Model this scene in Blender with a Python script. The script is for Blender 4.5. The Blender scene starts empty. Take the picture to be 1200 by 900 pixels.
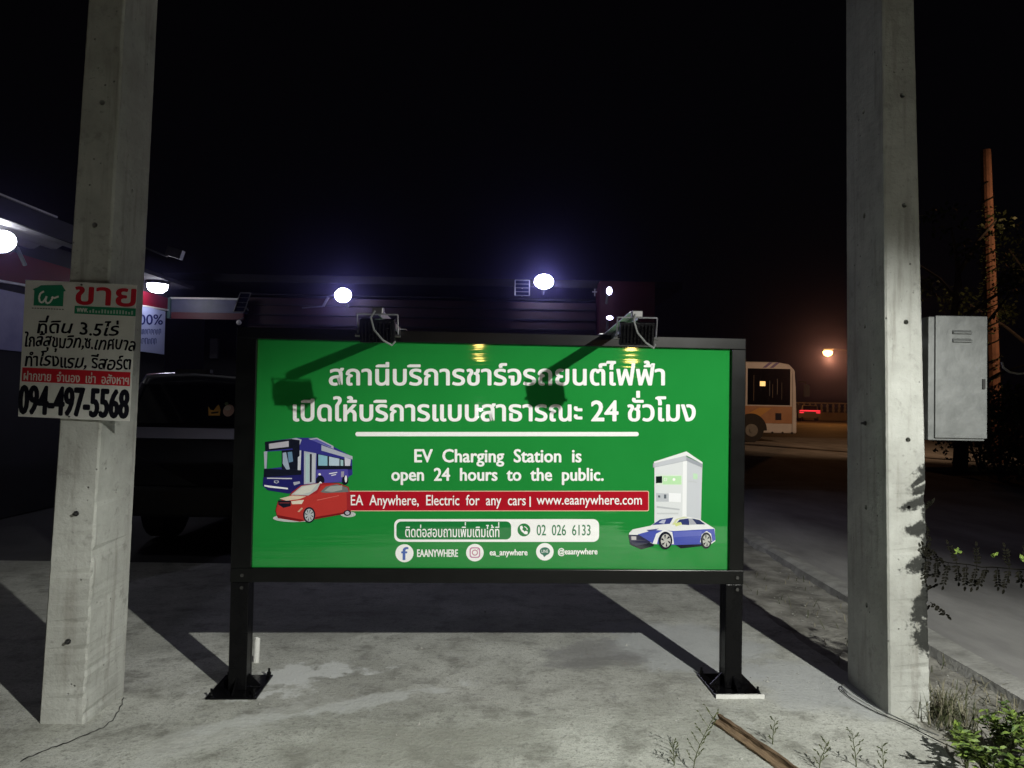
import bpy, bmesh, math, random
from mathutils import Vector, Matrix, Euler
R = math.radians
S = bpy.context.scene
COL = S.collection
random.seed(7)

# ------------------------------------------------------------------ camera
FPX = 867.0
H = 1.45
cam_d = bpy.data.cameras.new('camera'); cam = bpy.data.objects.new('camera', cam_d); COL.objects.link(cam)
cam_d.sensor_width = 36; cam_d.lens = FPX / 1200 * 36
cam_d.clip_start = 0.05; cam_d.clip_end = 2000
PITCH = math.atan(20 / FPX); ROLL = 0.018
CM = (Matrix.Rotation(R(90) + PITCH, 4, 'X') @ Matrix.Rotation(ROLL, 4, 'Z'))
cam.matrix_world = Matrix.Translation((0, 0, H)) @ CM
S.camera = cam
S.view_settings.view_transform = 'Standard'; S.view_settings.look = 'None'
S.view_settings.exposure = 0; S.view_settings.gamma = 1
S.render.engine = 'CYCLES'
S.cycles.use_denoising = True
S.cycles.max_bounces = 6
S.cycles.sample_clamp_indirect = 4
# ------------------------------------------------------------------ night sky
W = bpy.data.worlds.new('World'); S.world = W; W.use_nodes = True
W.node_tree.nodes['Background'].inputs[0].default_value = (0.0009, 0.0008, 0.0011, 1)
W.node_tree.nodes['Background'].inputs[1].default_value = 1.0

# ------------------------------------------------------------------ lamps of the place
def lamp(name, kind, loc, energy, color, radius=.05, aim=None, cone=None, blend=1):
    d = bpy.data.lights.new(name, kind); d.energy = energy; d.color = color
    d.shadow_soft_size = radius
    if cone: d.spot_size = R(cone); d.spot_blend = blend
    o = bpy.data.objects.new(name, d); COL.objects.link(o); o.location = loc
    if aim: o.rotation_euler = (Vector(aim) - Vector(loc)).to_track_quat('-Z', 'Y').to_euler()
    return o
LIGHT = (2.4, -.7, 3.15)
lamp('yard_floodlight', 'SPOT', LIGHT, 1380, (1, 1.0, .93), .035, (1.65, 1.16, .28), 91, .36)
lamp('phone_flash', 'POINT', (.10, .0, H - .10), 5.5, (1, .98, .94), .010)
# warm street lamps along the road behind the photographer and beyond the right edge
lamp('street_light_behind', 'POINT', (1.5, -21.3, 3.45), 75, (1, .62, .16), .17)
lamp('street_light_behind', 'POINT', (6.1, -16, 3.0), 100, (1, .66, .18), .17)
lamp('street_light_road', 'SPOT', (17, 13, 7.5), 3000, (1, .60, .34), .2, (11.3, 27, 2.8), 62, .8)

# ------------------------------------------------------------------ geometry helpers
def ray(px, py):
    return (CM.to_3x3() @ Vector(((px - 600) / FPX, -(py - 450) / FPX, -1)))
def at(px, py, Y):
    d = ray(px, py); k = Y / d.y
    return Vector((d.x * k, Y, H + d.z * k))
def atx(px, py, X):
    d = ray(px, py); k = X / d.x
    return Vector((X, d.y * k, H + d.z * k))
def G(px, py, z=0.0):
    d = ray(px, py); k = (z - H) / d.z
    return Vector((d.x * k, d.y * k, z))

class MB:
    def __init__(s): s.v = []; s.f = []; s.m = []; s.mi = 0
    def add(s, vs, fs):
        b = len(s.v); s.v += [tuple(v) for v in vs]
        for f in fs: s.f.append([i + b for i in f]); s.m.append(s.mi)
        return s
    def box(s, x0, x1, y0, y1, z0, z1, M=None):
        vs = [Vector((x, y, z)) for z in (z0, z1) for y in (y0, y1) for x in (x0, x1)]
        if M is not None: vs = [M @ v for v in vs]
        return s.add(vs, [(0, 2, 3, 1), (4, 5, 7, 6), (0, 1, 5, 4), (1, 3, 7, 5), (3, 2, 6, 7), (2, 0, 4, 6)])
    def prism(s, pts, d):
        """pts: 3D polygon, extruded by vector d"""
        n = len(pts); d = Vector(d)
        vs = [Vector(p) for p in pts] + [Vector(p) + d for p in pts]
        fs = [tuple(range(n))[::-1], tuple(range(n, 2 * n))] + [(i, (i + 1) % n, n + (i + 1) % n, n + i) for i in range(n)]
        return s.add(vs, fs)
    def tube(s, path, r, n=8, cap=True):
        path = [Vector(p) for p in path]; rr = r if isinstance(r, (list, tuple)) else [r] * len(path)
        rings = []; up = None
        for i, p in enumerate(path):
            t = (path[min(i + 1, len(path) - 1)] - path[max(i - 1, 0)]).normalized()
            a = t.cross(Vector((0, 0, 1)) if abs(t.z) < .95 else Vector((1, 0, 0))).normalized() if up is None else (up - t * up.dot(t)).normalized()
            up = a; b = t.cross(a)
            rings.append([p + (a * math.cos(k * 2 * math.pi / n) + b * math.sin(k * 2 * math.pi / n)) * rr[i] for k in range(n)])
        vs = [v for q in rings for v in q]; fs = []
        for i in range(len(path) - 1):
            for k in range(n):
                fs.append((i * n + k, i * n + (k + 1) % n, (i + 1) * n + (k + 1) % n, (i + 1) * n + k))
        if cap: fs += [tuple(range(n))[::-1], tuple(range((len(path) - 1) * n, len(path) * n))]
        return s.add(vs, fs)
    def build(s, name, mats, parent=None, bevel=0, smooth=False):
        me = bpy.data.meshes.new(name); me.from_pydata(s.v, [], s.f)
        for m in (mats if isinstance(mats, (list, tuple)) else [mats]): me.materials.append(m)
        if max(s.m, default=0): me.polygons.foreach_set('material_index', s.m)
        bm = bmesh.new(); bm.from_mesh(me)
        if not s.__dict__.get('flat'): bmesh.ops.recalc_face_normals(bm, faces=bm.faces)
        bm.to_mesh(me); bm.free()
        o = bpy.data.objects.new(name, me); COL.objects.link(o)
        if parent: o.parent = parent
        if bevel:
            b = o.modifiers.new('bevel', 'BEVEL'); b.width = bevel; b.segments = 2; b.limit_method = 'ANGLE'
        if smooth: me.polygons.foreach_set('use_smooth', [True] * len(me.polygons))
        me.update()
        return o
def tag(o, label=None, cat=None, group=None, kind=None):
    if label: o['label'] = label
    if cat: o['category'] = cat
    if group: o['group'] = group
    if kind: o['kind'] = kind
    return o
def thing(name, label, cat, loc=(0, 0, 0), rz=0, group=None):
    o = bpy.data.objects.new(name, None); COL.objects.link(o); o.empty_display_size = .1
    o.location = loc; o.rotation_euler = (0, 0, rz)
    return tag(o, label, cat, group)

# ------------------------------------------------------------------ materials
def mat(name, c1, c2=None, rough=.6, metal=0, scale=6, detail=5, bump=0, bscale=None, emit=None, estr=0, rvar=0, coat=0, stretch=(1, 1, 1), lo=.35, hi=.65):
    m = bpy.data.materials.new(name); m.use_nodes = True; nt = m.node_tree; N = nt.nodes; L = nt.links
    p = N['Principled BSDF']; p.inputs['Base Color'].default_value = (*c1, 1)
    p.inputs['Roughness'].default_value = rough; p.inputs['Metallic'].default_value = metal
    p.inputs['Coat Weight'].default_value = coat
    tc = N.new('ShaderNodeTexCoord'); mp = N.new('ShaderNodeMapping'); mp.inputs['Scale'].default_value = stretch
    L.new(tc.outputs['Object'], mp.inputs[0])
    if c2 is not None:
        n = N.new('ShaderNodeTexNoise'); n.inputs['Scale'].default_value = scale; n.inputs['Detail'].default_value = detail
        n.inputs['Roughness'].default_value = .62
        L.new(mp.outputs[0], n.inputs['Vector'])
        r = N.new('ShaderNodeValToRGB'); r.color_ramp.elements[0].color = (*c1, 1); r.color_ramp.elements[1].color = (*c2, 1)
        r.color_ramp.elements[0].position = lo; r.color_ramp.elements[1].position = hi
        L.new(n.outputs[0], r.inputs[0]); L.new(r.outputs[0], p.inputs['Base Color'])
        if rvar:
            q = N.new('ShaderNodeMapRange'); q.inputs['To Min'].default_value = rough - rvar; q.inputs['To Max'].default_value = rough + rvar
            L.new(n.outputs[0], q.inputs[0]); L.new(q.outputs[0], p.inputs['Roughness'])
    if bump:
        n2 = N.new('ShaderNodeTexNoise'); n2.inputs['Scale'].default_value = bscale or scale * 5; n2.inputs['Detail'].default_value = 6
        L.new(mp.outputs[0], n2.inputs['Vector'])
        b = N.new('ShaderNodeBump'); b.inputs['Strength'].default_value = bump; b.inputs['Distance'].default_value = .01
        L.new(n2.outputs[0], b.inputs['Height']); L.new(b.outputs[0], p.inputs['Normal'])
    if emit:
        p.inputs['Emission Color'].default_value = (*emit, 1); p.inputs['Emission Strength'].default_value = estr
    return m

class NT:
    """small node expression helper"""
    def __init__(s, m): s.t = m.node_tree; s.N = s.t.nodes; s.L = s.t.links
    def n(s, kind, **kw):
        x = s.N.new('ShaderNode' + kind)
        for k, v in kw.items(): setattr(x, k, v)
        return x
    def sock(s, inp, v):
        if hasattr(v, 'is_output'): s.L.new(v, inp)
        else: inp.default_value = v
    def math(s, op, a, b=0, clamp=False):
        x = s.n('Math', operation=op, use_clamp=clamp); s.sock(x.inputs[0], a); s.sock(x.inputs[1], b); return x.outputs[0]
    def noise(s, vec, scale, detail=5, rough=.6):
        x = s.n('TexNoise'); s.L.new(vec, x.inputs['Vector']); x.inputs['Scale'].default_value = scale
        x.inputs['Detail'].default_value = detail; x.inputs['Roughness'].default_value = rough; return x.outputs[0]
    def ramp(s, v, a, b):
        x = s.n('MapRange', interpolation_type='SMOOTHSTEP'); s.sock(x.inputs[0], v); x.inputs[1].default_value = a; x.inputs[2].default_value = b; return x.outputs[0]
    def mix(s, f, a, b):
        x = s.n('Mix', data_type='RGBA'); s.sock(x.inputs[0], f)
        s.sock(x.inputs[6], a if hasattr(a, 'is_output') else (*a, 1)); s.sock(x.inputs[7], b if hasattr(b, 'is_output') else (*b, 1)); return x.outputs[2]
    def bump(s, h, strength, dist=.01):
        x = s.n('Bump'); s.sock(x.inputs['Height'], h); x.inputs['Strength'].default_value = strength; x.inputs['Distance'].default_value = dist; return x.outputs[0]

def mat_slab():
    m = mat('brushed_concrete', (.3, .3, .27)); t = NT(m); p = t.N['Principled BSDF']
    tc = t.n('TexCoord'); v = tc.outputs['Object']
    big = t.noise(v, .9, 6, .65); mid = t.noise(v, 4.5, 8, .7); fine = t.noise(v, 45, 4)
    st = t.n('Mapping'); st.inputs['Scale'].default_value = (2.2, 9, 1); st.inputs['Rotation'].default_value = (0, 0, .55); t.L.new(v, st.inputs[0])
    streak = t.noise(st.outputs[0], 2.2, 7, .7)
    c = t.mix(t.ramp(big, .35, .68), (.37, .375, .335), (.62, .63, .58))
    c = t.mix(t.math('MULTIPLY', t.ramp(mid, .46, .68), .9), c, (.24, .24, .21))
    c = t.mix(t.math('MULTIPLY', t.ramp(streak, .52, .72), .55), c, (.60, .61, .57))
    c = t.mix(t.math('MULTIPLY', t.ramp(fine, .52, .7), .65), c, (.2, .2, .175))
    grit = t.noise(v, 130, 3, .7); scuff = t.n('Mapping'); scuff.inputs['Scale'].default_value = (1, 16, 1); scuff.inputs['Rotation'].default_value = (0, 0, -.5); t.L.new(v, scuff.inputs[0])
    c = t.mix(t.math('MULTIPLY', t.ramp(t.noise(scuff.outputs[0], 3.0, 8, .75), .56, .7), .5), c, (.2, .2, .18))
    c = t.mix(t.math('MULTIPLY', t.ramp(grit, .52, .68), .75), c, (.15, .15, .132))
    c = t.mix(t.math('MULTIPLY', t.ramp(t.noise(v, 11, 6, .75), .55, .66), .45), c, (.2, .2, .18))
    # cement spills and wet marks, each with its own outline
    def spill(cx, cy, rx, ry, rot, col, s, amp=.9, k=1.0):
        nonlocal c
        mp = t.n('Mapping', vector_type='TEXTURE'); mp.inputs['Location'].default_value = (cx, cy, 0); mp.inputs['Rotation'].default_value = (0, 0, rot); mp.inputs['Scale'].default_value = (rx, ry, 1)
        t.L.new(v, mp.inputs[0]); ln = t.n('VectorMath', operation='LENGTH'); t.L.new(mp.outputs[0], ln.inputs[0])
        d = t.math('ADD', ln.outputs['Value'], t.math('MULTIPLY', t.math('SUBTRACT', t.noise(v, s, 5, .65), .5), amp * 3))
        c = t.mix(t.math('MULTIPLY', t.math('SUBTRACT', 1.0, t.ramp(d, .65, 1.2)), k), c, col)
    g = G(345, 795); spill(g.x, g.y, .33, .16, .5, (.72, .74, .72), 4.6, 1.5, .9)
    g = G(395, 828); spill(g.x, g.y, .55, .07, .5, (.62, .64, .62), 3.8, 1.6, .7)
    g = G(250, 860); spill(g.x, g.y, .5, .12, .7, (.60, .61, .58), 3.4, 1.3, .5)
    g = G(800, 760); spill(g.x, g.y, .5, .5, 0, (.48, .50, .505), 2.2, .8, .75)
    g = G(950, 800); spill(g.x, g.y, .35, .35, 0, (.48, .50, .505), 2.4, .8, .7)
    g = G(690, 765); spill(g.x, g.y, .3, .22, .3, (.25, .25, .245), 3.0, .9, .7)
    g = G(715, 775); spill(g.x, g.y, .25, .1, .3, (.20, .20, .19), 4.0, .9, .6)
    g = G(500, 870); spill(g.x, g.y, .6, .2, .2, (.30, .30, .26), 2.0, .9, .5)
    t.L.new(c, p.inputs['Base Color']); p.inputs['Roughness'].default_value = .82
    hgt = t.math('ADD', t.math('MULTIPLY', mid, .6), t.math('MULTIPLY', fine, .35))
    t.L.new(t.bump(hgt, .9, .014), p.inputs['Normal'])
    return m
def mat_pole(name, leaf_shade=None):
    m = mat(name, (.3, .3, .28)); t = NT(m); p = t.N['Principled BSDF']
    tc = t.n('TexCoord'); v = tc.outputs['Object']
    big = t.noise(v, 2.5, 6, .65); fine = t.noise(v, 60, 3); mid = t.noise(v, 14, 6, .7)
    mp = t.n('Mapping'); mp.inputs['Scale'].default_value = (9, 9, .8); t.L.new(v, mp.inputs[0]); drip = t.noise(mp.outputs[0], 2, 5)
    c = t.mix(t.ramp(big, .3, .7), (.31, .315, .29), (.46, .47, .44))
    c = t.mix(t.math('MULTIPLY', t.ramp(drip, .48, .72), .55), c, (.19, .18, .155))
    vo = t.n('TexVoronoi'); vo.inputs['Scale'].default_value = 22; t.L.new(v, vo.inputs['Vector'])
    pore = t.math('MULTIPLY', t.math('SUBTRACT', 1.0, t.ramp(vo.outputs['Distance'], .05, .13)), t.ramp(t.noise(v, 5, 3), .5, .62))
    c = t.mix(t.math('MULTIPLY', t.ramp(mid, .54, .74), .6), c, (.17, .17, .15))
    c = t.mix(t.math('MULTIPLY', t.ramp(fine, .62, .74), .5), c, (.13, .13, .12))
    c = t.mix(t.math('MULTIPLY', pore, .8), c, (.06, .06, .055))
    if leaf_shade:  # dark blotches paint leaf shadows into the concrete colour
        for (sx, sz, rx, rz, rot) in leaf_shade:
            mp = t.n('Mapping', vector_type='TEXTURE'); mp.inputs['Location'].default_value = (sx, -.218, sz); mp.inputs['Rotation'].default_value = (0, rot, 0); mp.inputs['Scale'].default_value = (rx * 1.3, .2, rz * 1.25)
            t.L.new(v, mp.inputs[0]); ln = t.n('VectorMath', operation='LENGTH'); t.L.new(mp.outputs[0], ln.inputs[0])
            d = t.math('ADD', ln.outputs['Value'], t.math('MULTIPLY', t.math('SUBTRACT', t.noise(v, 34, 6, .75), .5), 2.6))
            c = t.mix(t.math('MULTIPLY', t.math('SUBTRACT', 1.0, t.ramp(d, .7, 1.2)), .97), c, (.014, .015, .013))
    t.L.new(c, p.inputs['Base Color']); p.inputs['Roughness'].default_value = .85
    t.L.new(t.bump(t.math('SUBTRACT', t.math('ADD', t.math('MULTIPLY', mid, .5), t.math('MULTIPLY', fine, .4)), pore), .7, .01), p.inputs['Normal'])
    return m
M = {}
M['slab'] = mat_slab()
M['asphalt'] = mat('dark_asphalt', (.035, .034, .036), (.06, .058, .06), .85, scale=1.5, bump=.5, bscale=60)
M['road'] = mat('worn_concrete_road', (.22, .218, .21), (.46, .455, .44), .85, scale=1.1, detail=9, bump=.5, bscale=26, stretch=(1, .35, 1))
M['dirt'] = mat('dirt', (.14, .135, .115), (.38, .37, .33), .95, scale=5, detail=8, bump=1, bscale=30)
M['kerb'] = mat('kerb_concrete', (.26, .26, .24), (.46, .46, .43), .85, scale=6, bump=.6, bscale=40)
M['ground'] = mat('night_ground', (.03, .028, .026), (.05, .046, .042), .9, scale=.4)
M['pole'] = mat_pole('cast_concrete')
M['black'] = mat('black_satin_paint', (.0025, .0025, .003), (.0045, .0045, .005), .2, scale=9, rvar=.06, bump=.1, bscale=80)
M['frame'] = mat('black_satin_frame', (.0028, .003, .003), (.0045, .0048, .0048), .25, scale=9, rvar=.02)
M['steel'] = mat('galvanised_steel', (.22, .22, .25), (.34, .34, .37), .38, .85, scale=22, rvar=.1)
M['zinc'] = mat('weathered_zinc', (.15, .158, .157), (.205, .213, .211), .45, .45, scale=9, detail=12, lo=.3, hi=.8, rvar=.12, bump=.2, bscale=18)
M['bolt'] = mat('bolt_steel', (.10, .10, .10), None, .35, .9)
M['rubber'] = mat('black_rubber', (.012, .012, .012), (.02, .02, .02), .7, scale=20)
M['glass_dark'] = mat('dark_glass', (.006, .006, .008), None, .08, coat=.5)
M['white_pl'] = mat('white_plastic', (.72, .72, .70), (.6, .6, .57), .45, scale=14)
M['wood'] = mat('old_wood', (.13, .085, .05), (.26, .18, .11), .8, scale=7, bump=.8, bscale=30, stretch=(1, 1, 1))
M['leaf'] = mat('fresh_leaf', (.035, .075, .018), (.20, .28, .05), .5, scale=26)
M['leaf_dk'] = mat('dull_leaf', (.045, .06, .022), (.09, .10, .04), .6, scale=12)
M['leaf_tree'] = mat('tree_leaf', (.03, .05, .018), (.07, .085, .03), .55, scale=3)
M['bark'] = mat('bark', (.06, .05, .04), (.12, .10, .08), .9, scale=9, bump=.6)
M['straw'] = mat('dry_straw', (.16, .15, .10), (.28, .26, .18), .85, scale=20)
M['vine'] = mat('dry_vine', (.006, .006, .004), (.014, .013, .009), .85, scale=20)
for k_, v_ in (('black', .12), ('frame', .2), ('vine', .05), ('leaf_tree', .2)): M[k_].node_tree.nodes['Principled BSDF'].inputs['Specular IOR Level'].default_value = v_
# print inks
def ripple(m):
    t = NT(m); tc = t.n('TexCoord'); mp = t.n('Mapping'); mp.inputs['Scale'].default_value = (1.2, 1, 14); t.L.new(tc.outputs['Object'], mp.inputs[0])
    t.L.new(t.bump(t.noise(mp.outputs[0], 1.6, 2, .5), 1.0, .0007), t.N['Principled BSDF'].inputs['Coat Normal'])
ripple(M['green']) if 'green' in M else None
def ink(name, c, rough=.35):
    m = mat(name, c, None, rough, coat=1); m.node_tree.nodes['Principled BSDF'].inputs['Specular IOR Level'].default_value = 0; m.node_tree.nodes['Principled BSDF'].inputs['Coat Roughness'].default_value = .035
    ripple(m); return m
M['green'] = mat('green_vinyl', (.012, .20, .035), (.014, .215, .039), .35, scale=2.5, rvar=.02, coat=1)
M['green'].node_tree.nodes['Principled BSDF'].inputs['Coat Roughness'].default_value = .035; M['green'].node_tree.nodes['Principled BSDF'].inputs['Specular IOR Level'].default_value = 0
ripple(M['green'])
M['white'] = ink('white_vinyl', (.80, .80, .80))
M['red'] = ink('red_vinyl', (.36, .008, .018))
INK = {}
def I(c):
    if c not in INK: INK[c] = ink('print_ink_%d' % len(INK), c)
    return INK[c]

# ------------------------------------------------------------------ lettering
_cache = {}
def glyphs(body, res=3):
    if (body, res) in _cache: return _cache[(body, res)]
    c = bpy.data.curves.new('lettering', 'FONT'); c.body = body; c.size = 1; c.resolution_u = res
    o = bpy.data.objects.new('lettering', c); COL.objects.link(o)
    dg = bpy.context.evaluated_depsgraph_get(); dg.update()
    me = bpy.data.meshes.new_from_object(o.evaluated_get(dg))
    out = ([(v.co.x, v.co.y) for v in me.vertices], [tuple(p.vertices) for p in me.polygons])
    bpy.data.objects.remove(o); bpy.data.curves.remove(c); bpy.data.meshes.remove(me)
    _cache[(body, res)] = out
    return out
UP = 'ัิีึื'; TONE = '่้๊๋์'
def text2d(body, res=3):
    """lettering outline as 2D mesh, with Thai tone marks lifted above upper vowels"""
    main = ''; lifts = []
    for ch in body:
        if ch in TONE and main and main[-1] in UP:
            lifts.append((len(main), ch))
        else: main += ch
    vs, fs = glyphs(main, res); vs = list(vs); fs = list(fs)
    bar = max(v[0] for v in glyphs('|')[0])
    for i, ch in lifts:
        pen = max(v[0] for v in glyphs(main[:i] + '|')[0]) - bar
        gv, gf = glyphs(ch, res)
        b = len(vs); vs += [(x + pen, y + .17) for x, y in gv]; fs += [tuple(k + b for k in f) for f in gf]
    return vs, fs
def lettering(body, mp, box, mtl, parent, lift=.0012, bold=0, name='lettering', slant=0, wob=0):
    """fit the lettering's ink into box=(u0,v0,u1,v1) (v downward) of the map mp(u,v,lift)"""
    vs, fs = text2d(body)
    x0 = min(v[0] for v in vs); x1 = max(v[0] for v in vs); y0 = min(v[1] for v in vs); y1 = max(v[1] for v in vs)
    u0, v0, u1, v1 = box; b = MB(); b.flat = True
    offs = [(0, 0)] if not bold else [(0, 0), (-bold, 0), (bold, 0), (0, -bold * .7), (0, bold * .7), (bold * .7, bold * .5), (-bold * .7, -bold * .5), (bold * .7, -bold * .5), (-bold * .7, bold * .5)]
    for k, (du, dv) in enumerate(offs):
        P = []
        for x, y in vs:
            a = (x - x0) / (x1 - x0); c = (y1 - y) / (y1 - y0)
            u = u0 + a * (u1 - u0) + du + slant * (1 - c) * (v1 - v0) + wob * math.sin(x * 3.1 + y * 5)
            v = v0 + c * (v1 - v0) + dv + wob * math.sin(x * 2.3 + 1)
            P.append(mp(u, v, lift + k * .00004))
        b.add(P, fs)
    return b.build(name, mtl, parent)
def poly(b, mp, pts, lift):
    b.add([mp(u, v, lift) for u, v in pts], [tuple(range(len(pts)))])
def circ(cx, cy, rx, ry=None, n=24, a0=0, a1=360):
    ry = ry or rx
    k = n if a1 - a0 >= 360 else n + 1
    return [(cx + rx * math.cos(R(a0 + (a1 - a0) * i / n)), cy + ry * math.sin(R(a0 + (a1 - a0) * i / n))) for i in range(k)]
def rrect(x0, y0, x1, y1, r, n=6):
    P = []
    for cx, cy, a in ((x1 - r, y1 - r, 0), (x0 + r, y1 - r, 90), (x0 + r, y0 + r, 180), (x1 - r, y0 + r, 270)):
        P += [(cx + r * math.cos(R(a + 90 * i / n)), cy + r * math.sin(R(a + 90 * i / n))) for i in range(n + 1)]
    return P
def picture(name, mp, items, parent, lift0=.0010, step=.00012):
    """flat print: items = [(colour, polygon), ...] painted back to front"""
    cols = []; b = MB(); b.flat = True
    for k, (c, pts) in enumerate(items):
        if c not in cols: cols.append(c)
        b.mi = cols.index(c); poly(b, mp, pts, lift0 + step * k)
    return b.build(name, [I(c) for c in cols], parent)

# ================================================================== SETTING
b = MB(); b.add([(-900, -200, -.11), (900, -200, -.11), (900, 1500, -.11), (-900, 1500, -.11)], [(0, 1, 2, 3)])
tag(b.build('ground', M['ground']), kind='structure')
# concrete forecourt slab in front, with a slightly ragged right edge
edge = []
y = -6
while y < 9.2:
    edge.append((1.86 + .03 * math.sin(y * 2.1) + random.uniform(-.02, .02) - .02 * max(0, y - 3.5), y)); y += .13
b = MB(); pts = [(-9, -6)] + edge + [(1.7, 9.2), (-2.1, 9.2), (-2.1, 6.45), (-9, 6.3)]
b.prism([(x, y, -.1) for x, y in pts], (0, 0, .1))
tag(b.build('pavement', M['slab']), kind='structure')
b = MB(); b.prism([(-60, 6.3, -.1), (-60, 30, -.1), (-2.1, 30, -.1), (-2.1, 6.45, -.1)][::-1], (0, 0, .085))
b.prism([(-2.1, 9.2, -.1), (-2.1, 30, -.1), (2.6, 30, -.1), (2.6, 9.2, -.1)][::-1], (0, 0, .085))
tag(b.build('yard', M['asphalt']), kind='structure')
# road beyond the kerb
b = MB(); b.prism([(2.72, -12, -.1), (9.5, -12, -.1), (9.5, 18, -.1), (60, 30, -.1), (60, 34, -.1), (2.72, 34, -.1)], (0, 0, .11))
tag(b.build('road', M['road']), kind='structure')
b = MB(); b.prism([(-40, 34, -.1), (90, 34, -.1), (90, 78, -.1), (-40, 78, -.1)], (0, 0, .106))
tag(b.build('far_road', mat('far_asphalt', (.06, .055, .05), (.16, .14, .12), .8, scale=.12, detail=6, stretch=(.6, 1.6, 1))), kind='structure')
# verge of dirt, bumpy
b = MB(); nx, ny = 14, 90
for j in range(ny + 1):
    for i in range(nx + 1):
        x = 1.70 + (2.62 - 1.70) * i / nx; yy = .2 + 9 * j / ny
        z = -.022 + .010 * math.sin(x * 9 + yy * 4) * math.sin(yy * 7) + random.uniform(-.006, .006) - .02 * max(0, (x - 2.2))
        b.v.append((x, yy, z))
for j in range(ny):
    for i in range(nx):
        k = j * (nx + 1) + i; b.f.append([k, k + 1, k + nx + 2, k + nx + 1]); b.m.append(0)
tag(b.build('verge', M['dirt'], smooth=True), kind='structure')
b = MB(); n = 60
prof = [(2.52, -.1), (2.56, .018), (2.62, .034), (2.72, .032), (2.76, -.1)]
for j in range(n + 1):
    yy = -3 + 30 * j / n
    for x, z in prof: b.v.append((x + random.uniform(-.014, .014), yy, z + random.uniform(-.008, .006)))
for j in range(n):
    for i in range(4):
        k = j * 5 + i; b.f.append([k, k + 1, k + 6, k + 5]); b.m.append(0)
tag(b.build('kerb', M['kerb']), kind='structure')

# ================================================================== NOTICE BOARD
YAW = R(3.2)
base_c = Vector((.0, 3.745, 0))
e1 = Vector((math.cos(YAW), math.sin(YAW), 0)); nrm = Vector((math.sin(YAW), -math.cos(YAW), 0))
def Bw(px, py, lift=0.0):
    """point of the photo on the board's face, in the board's own frame (x along, -y towards viewer, z up)"""
    d = ray(px, py); o = Vector((0, 0, H)); c = base_c + nrm * lift
    k = (c - o).dot(nrm) / d.dot(nrm); q = o + d * k - base_c
    return Vector((q.dot(e1), -q.dot(nrm), q.z))
BD = thing('notice_board', 'large green notice board in a black steel frame standing on two posts', 'sign', base_c, YAW)
c = [Bw(303, 400), Bw(856, 407), Bw(853, 664), Bw(295, 668)]
PX0 = (c[0].x + c[3].x) / 2; PX1 = (c[1].x + c[2].x) / 2; PZ1 = (c[0].z + c[1].z) / 2; PZ0 = (c[2].z + c[3].z) / 2
print('panel', PX0, PX1, PZ0, PZ1, [tuple(round(k, 3) for k in q) for q in c])
b = MB(); b.box(PX0 - .01, PX1 + .01, 0.0, .012, PZ0 - .01, PZ1 + .01); panel = b.build('sign_panel', M['green'], BD)
FWL = .099; FWR = .074
f = MB(); f.box(PX0 - FWL, PX1 + FWR, -.022, .045, PZ1 + .0, PZ1 + .057); f.build('top_rail', M['frame'], BD, .003)
f = MB(); f.box(PX0 - FWL, PX1 + FWR, -.022, .045, PZ0 - .07, PZ0); f.build('bottom_rail', M['frame'], BD, .003)
for x0, x1 in ((PX0 - FWL, PX0), (PX1, PX1 + FWR)):
    f = MB(); f.box(x0, x1, -.0225, .045, PZ0 + .0005, PZ1 - .0005); f.build('side_rail', M['frame'], BD, .003)
for s, xc in ((-1, PX0 - FWL + .046), (1, PX1 + FWR - .046)):
    p = MB(); p.box(xc - .044, xc + .044, .046, .075, .0, PZ1 + .03)
    # box section lower leg proud to the rail face
    p.box(xc - .044, xc + .044, -.02, .0455, .012, PZ0 - .0705)
    post = p.build('post', M['black'], BD, .004)
    q = MB(); q.box(xc - .12, xc + .12, -.11, .19, .003, .012); q.build('base_plate', M['black'], post, .002)
    for gx, gy, ax in ((xc, -.075, 'y'), (xc, .11, 'y'), (xc - .085, .03, 'x'), (xc + .085, .03, 'x')):
        g = MB()
        if ax == 'y':
            sgn = -1 if gy < 0 else 1; y_in = -.0205 if sgn < 0 else .0755
            g.prism([(gx - .004, y_in, .0145), (gx - .004, y_in + sgn * .075, .0145), (gx - .004, y_in, .075)], (.008, 0, 0))
        else:
            sgn = -1 if gx < xc else 1; x_in = xc + sgn * .0445
            g.prism([(x_in, gy - .004, .0145), (x_in + sgn * .06, gy - .004, .0145), (x_in, gy - .004, .075)], (0, .008, 0))
        g.build('gusset', M['black'], post)
    for bx in (-.1, .1):
        for by in (-.085, .185):
            g = MB(); g.tube([(xc + bx, by, .0145), (xc + bx, by, .026)], .011, 6); g.tube([(xc + bx, by, .0262), (xc + bx, by, .045)], .006, 8)
            g.build('anchor_bolt', M['black'], post)
    for z in (PZ0 - .0355, PZ0 - .075 - .02):
        g = MB(); g.tube([(xc + .012, -.0205 - .002, z), (xc + .012, -.03, z)], .009, 6); g.build('bolt', M['bolt'], post)
# the white lip of fresh grout under the right base plate
xr = PX1 + FWR - .046
q = MB(); q.box(xr - .122, xr + .122, -.119, -.1105, .0, .02); q.build('grout_edge', M['white_pl'], BD)

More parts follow.
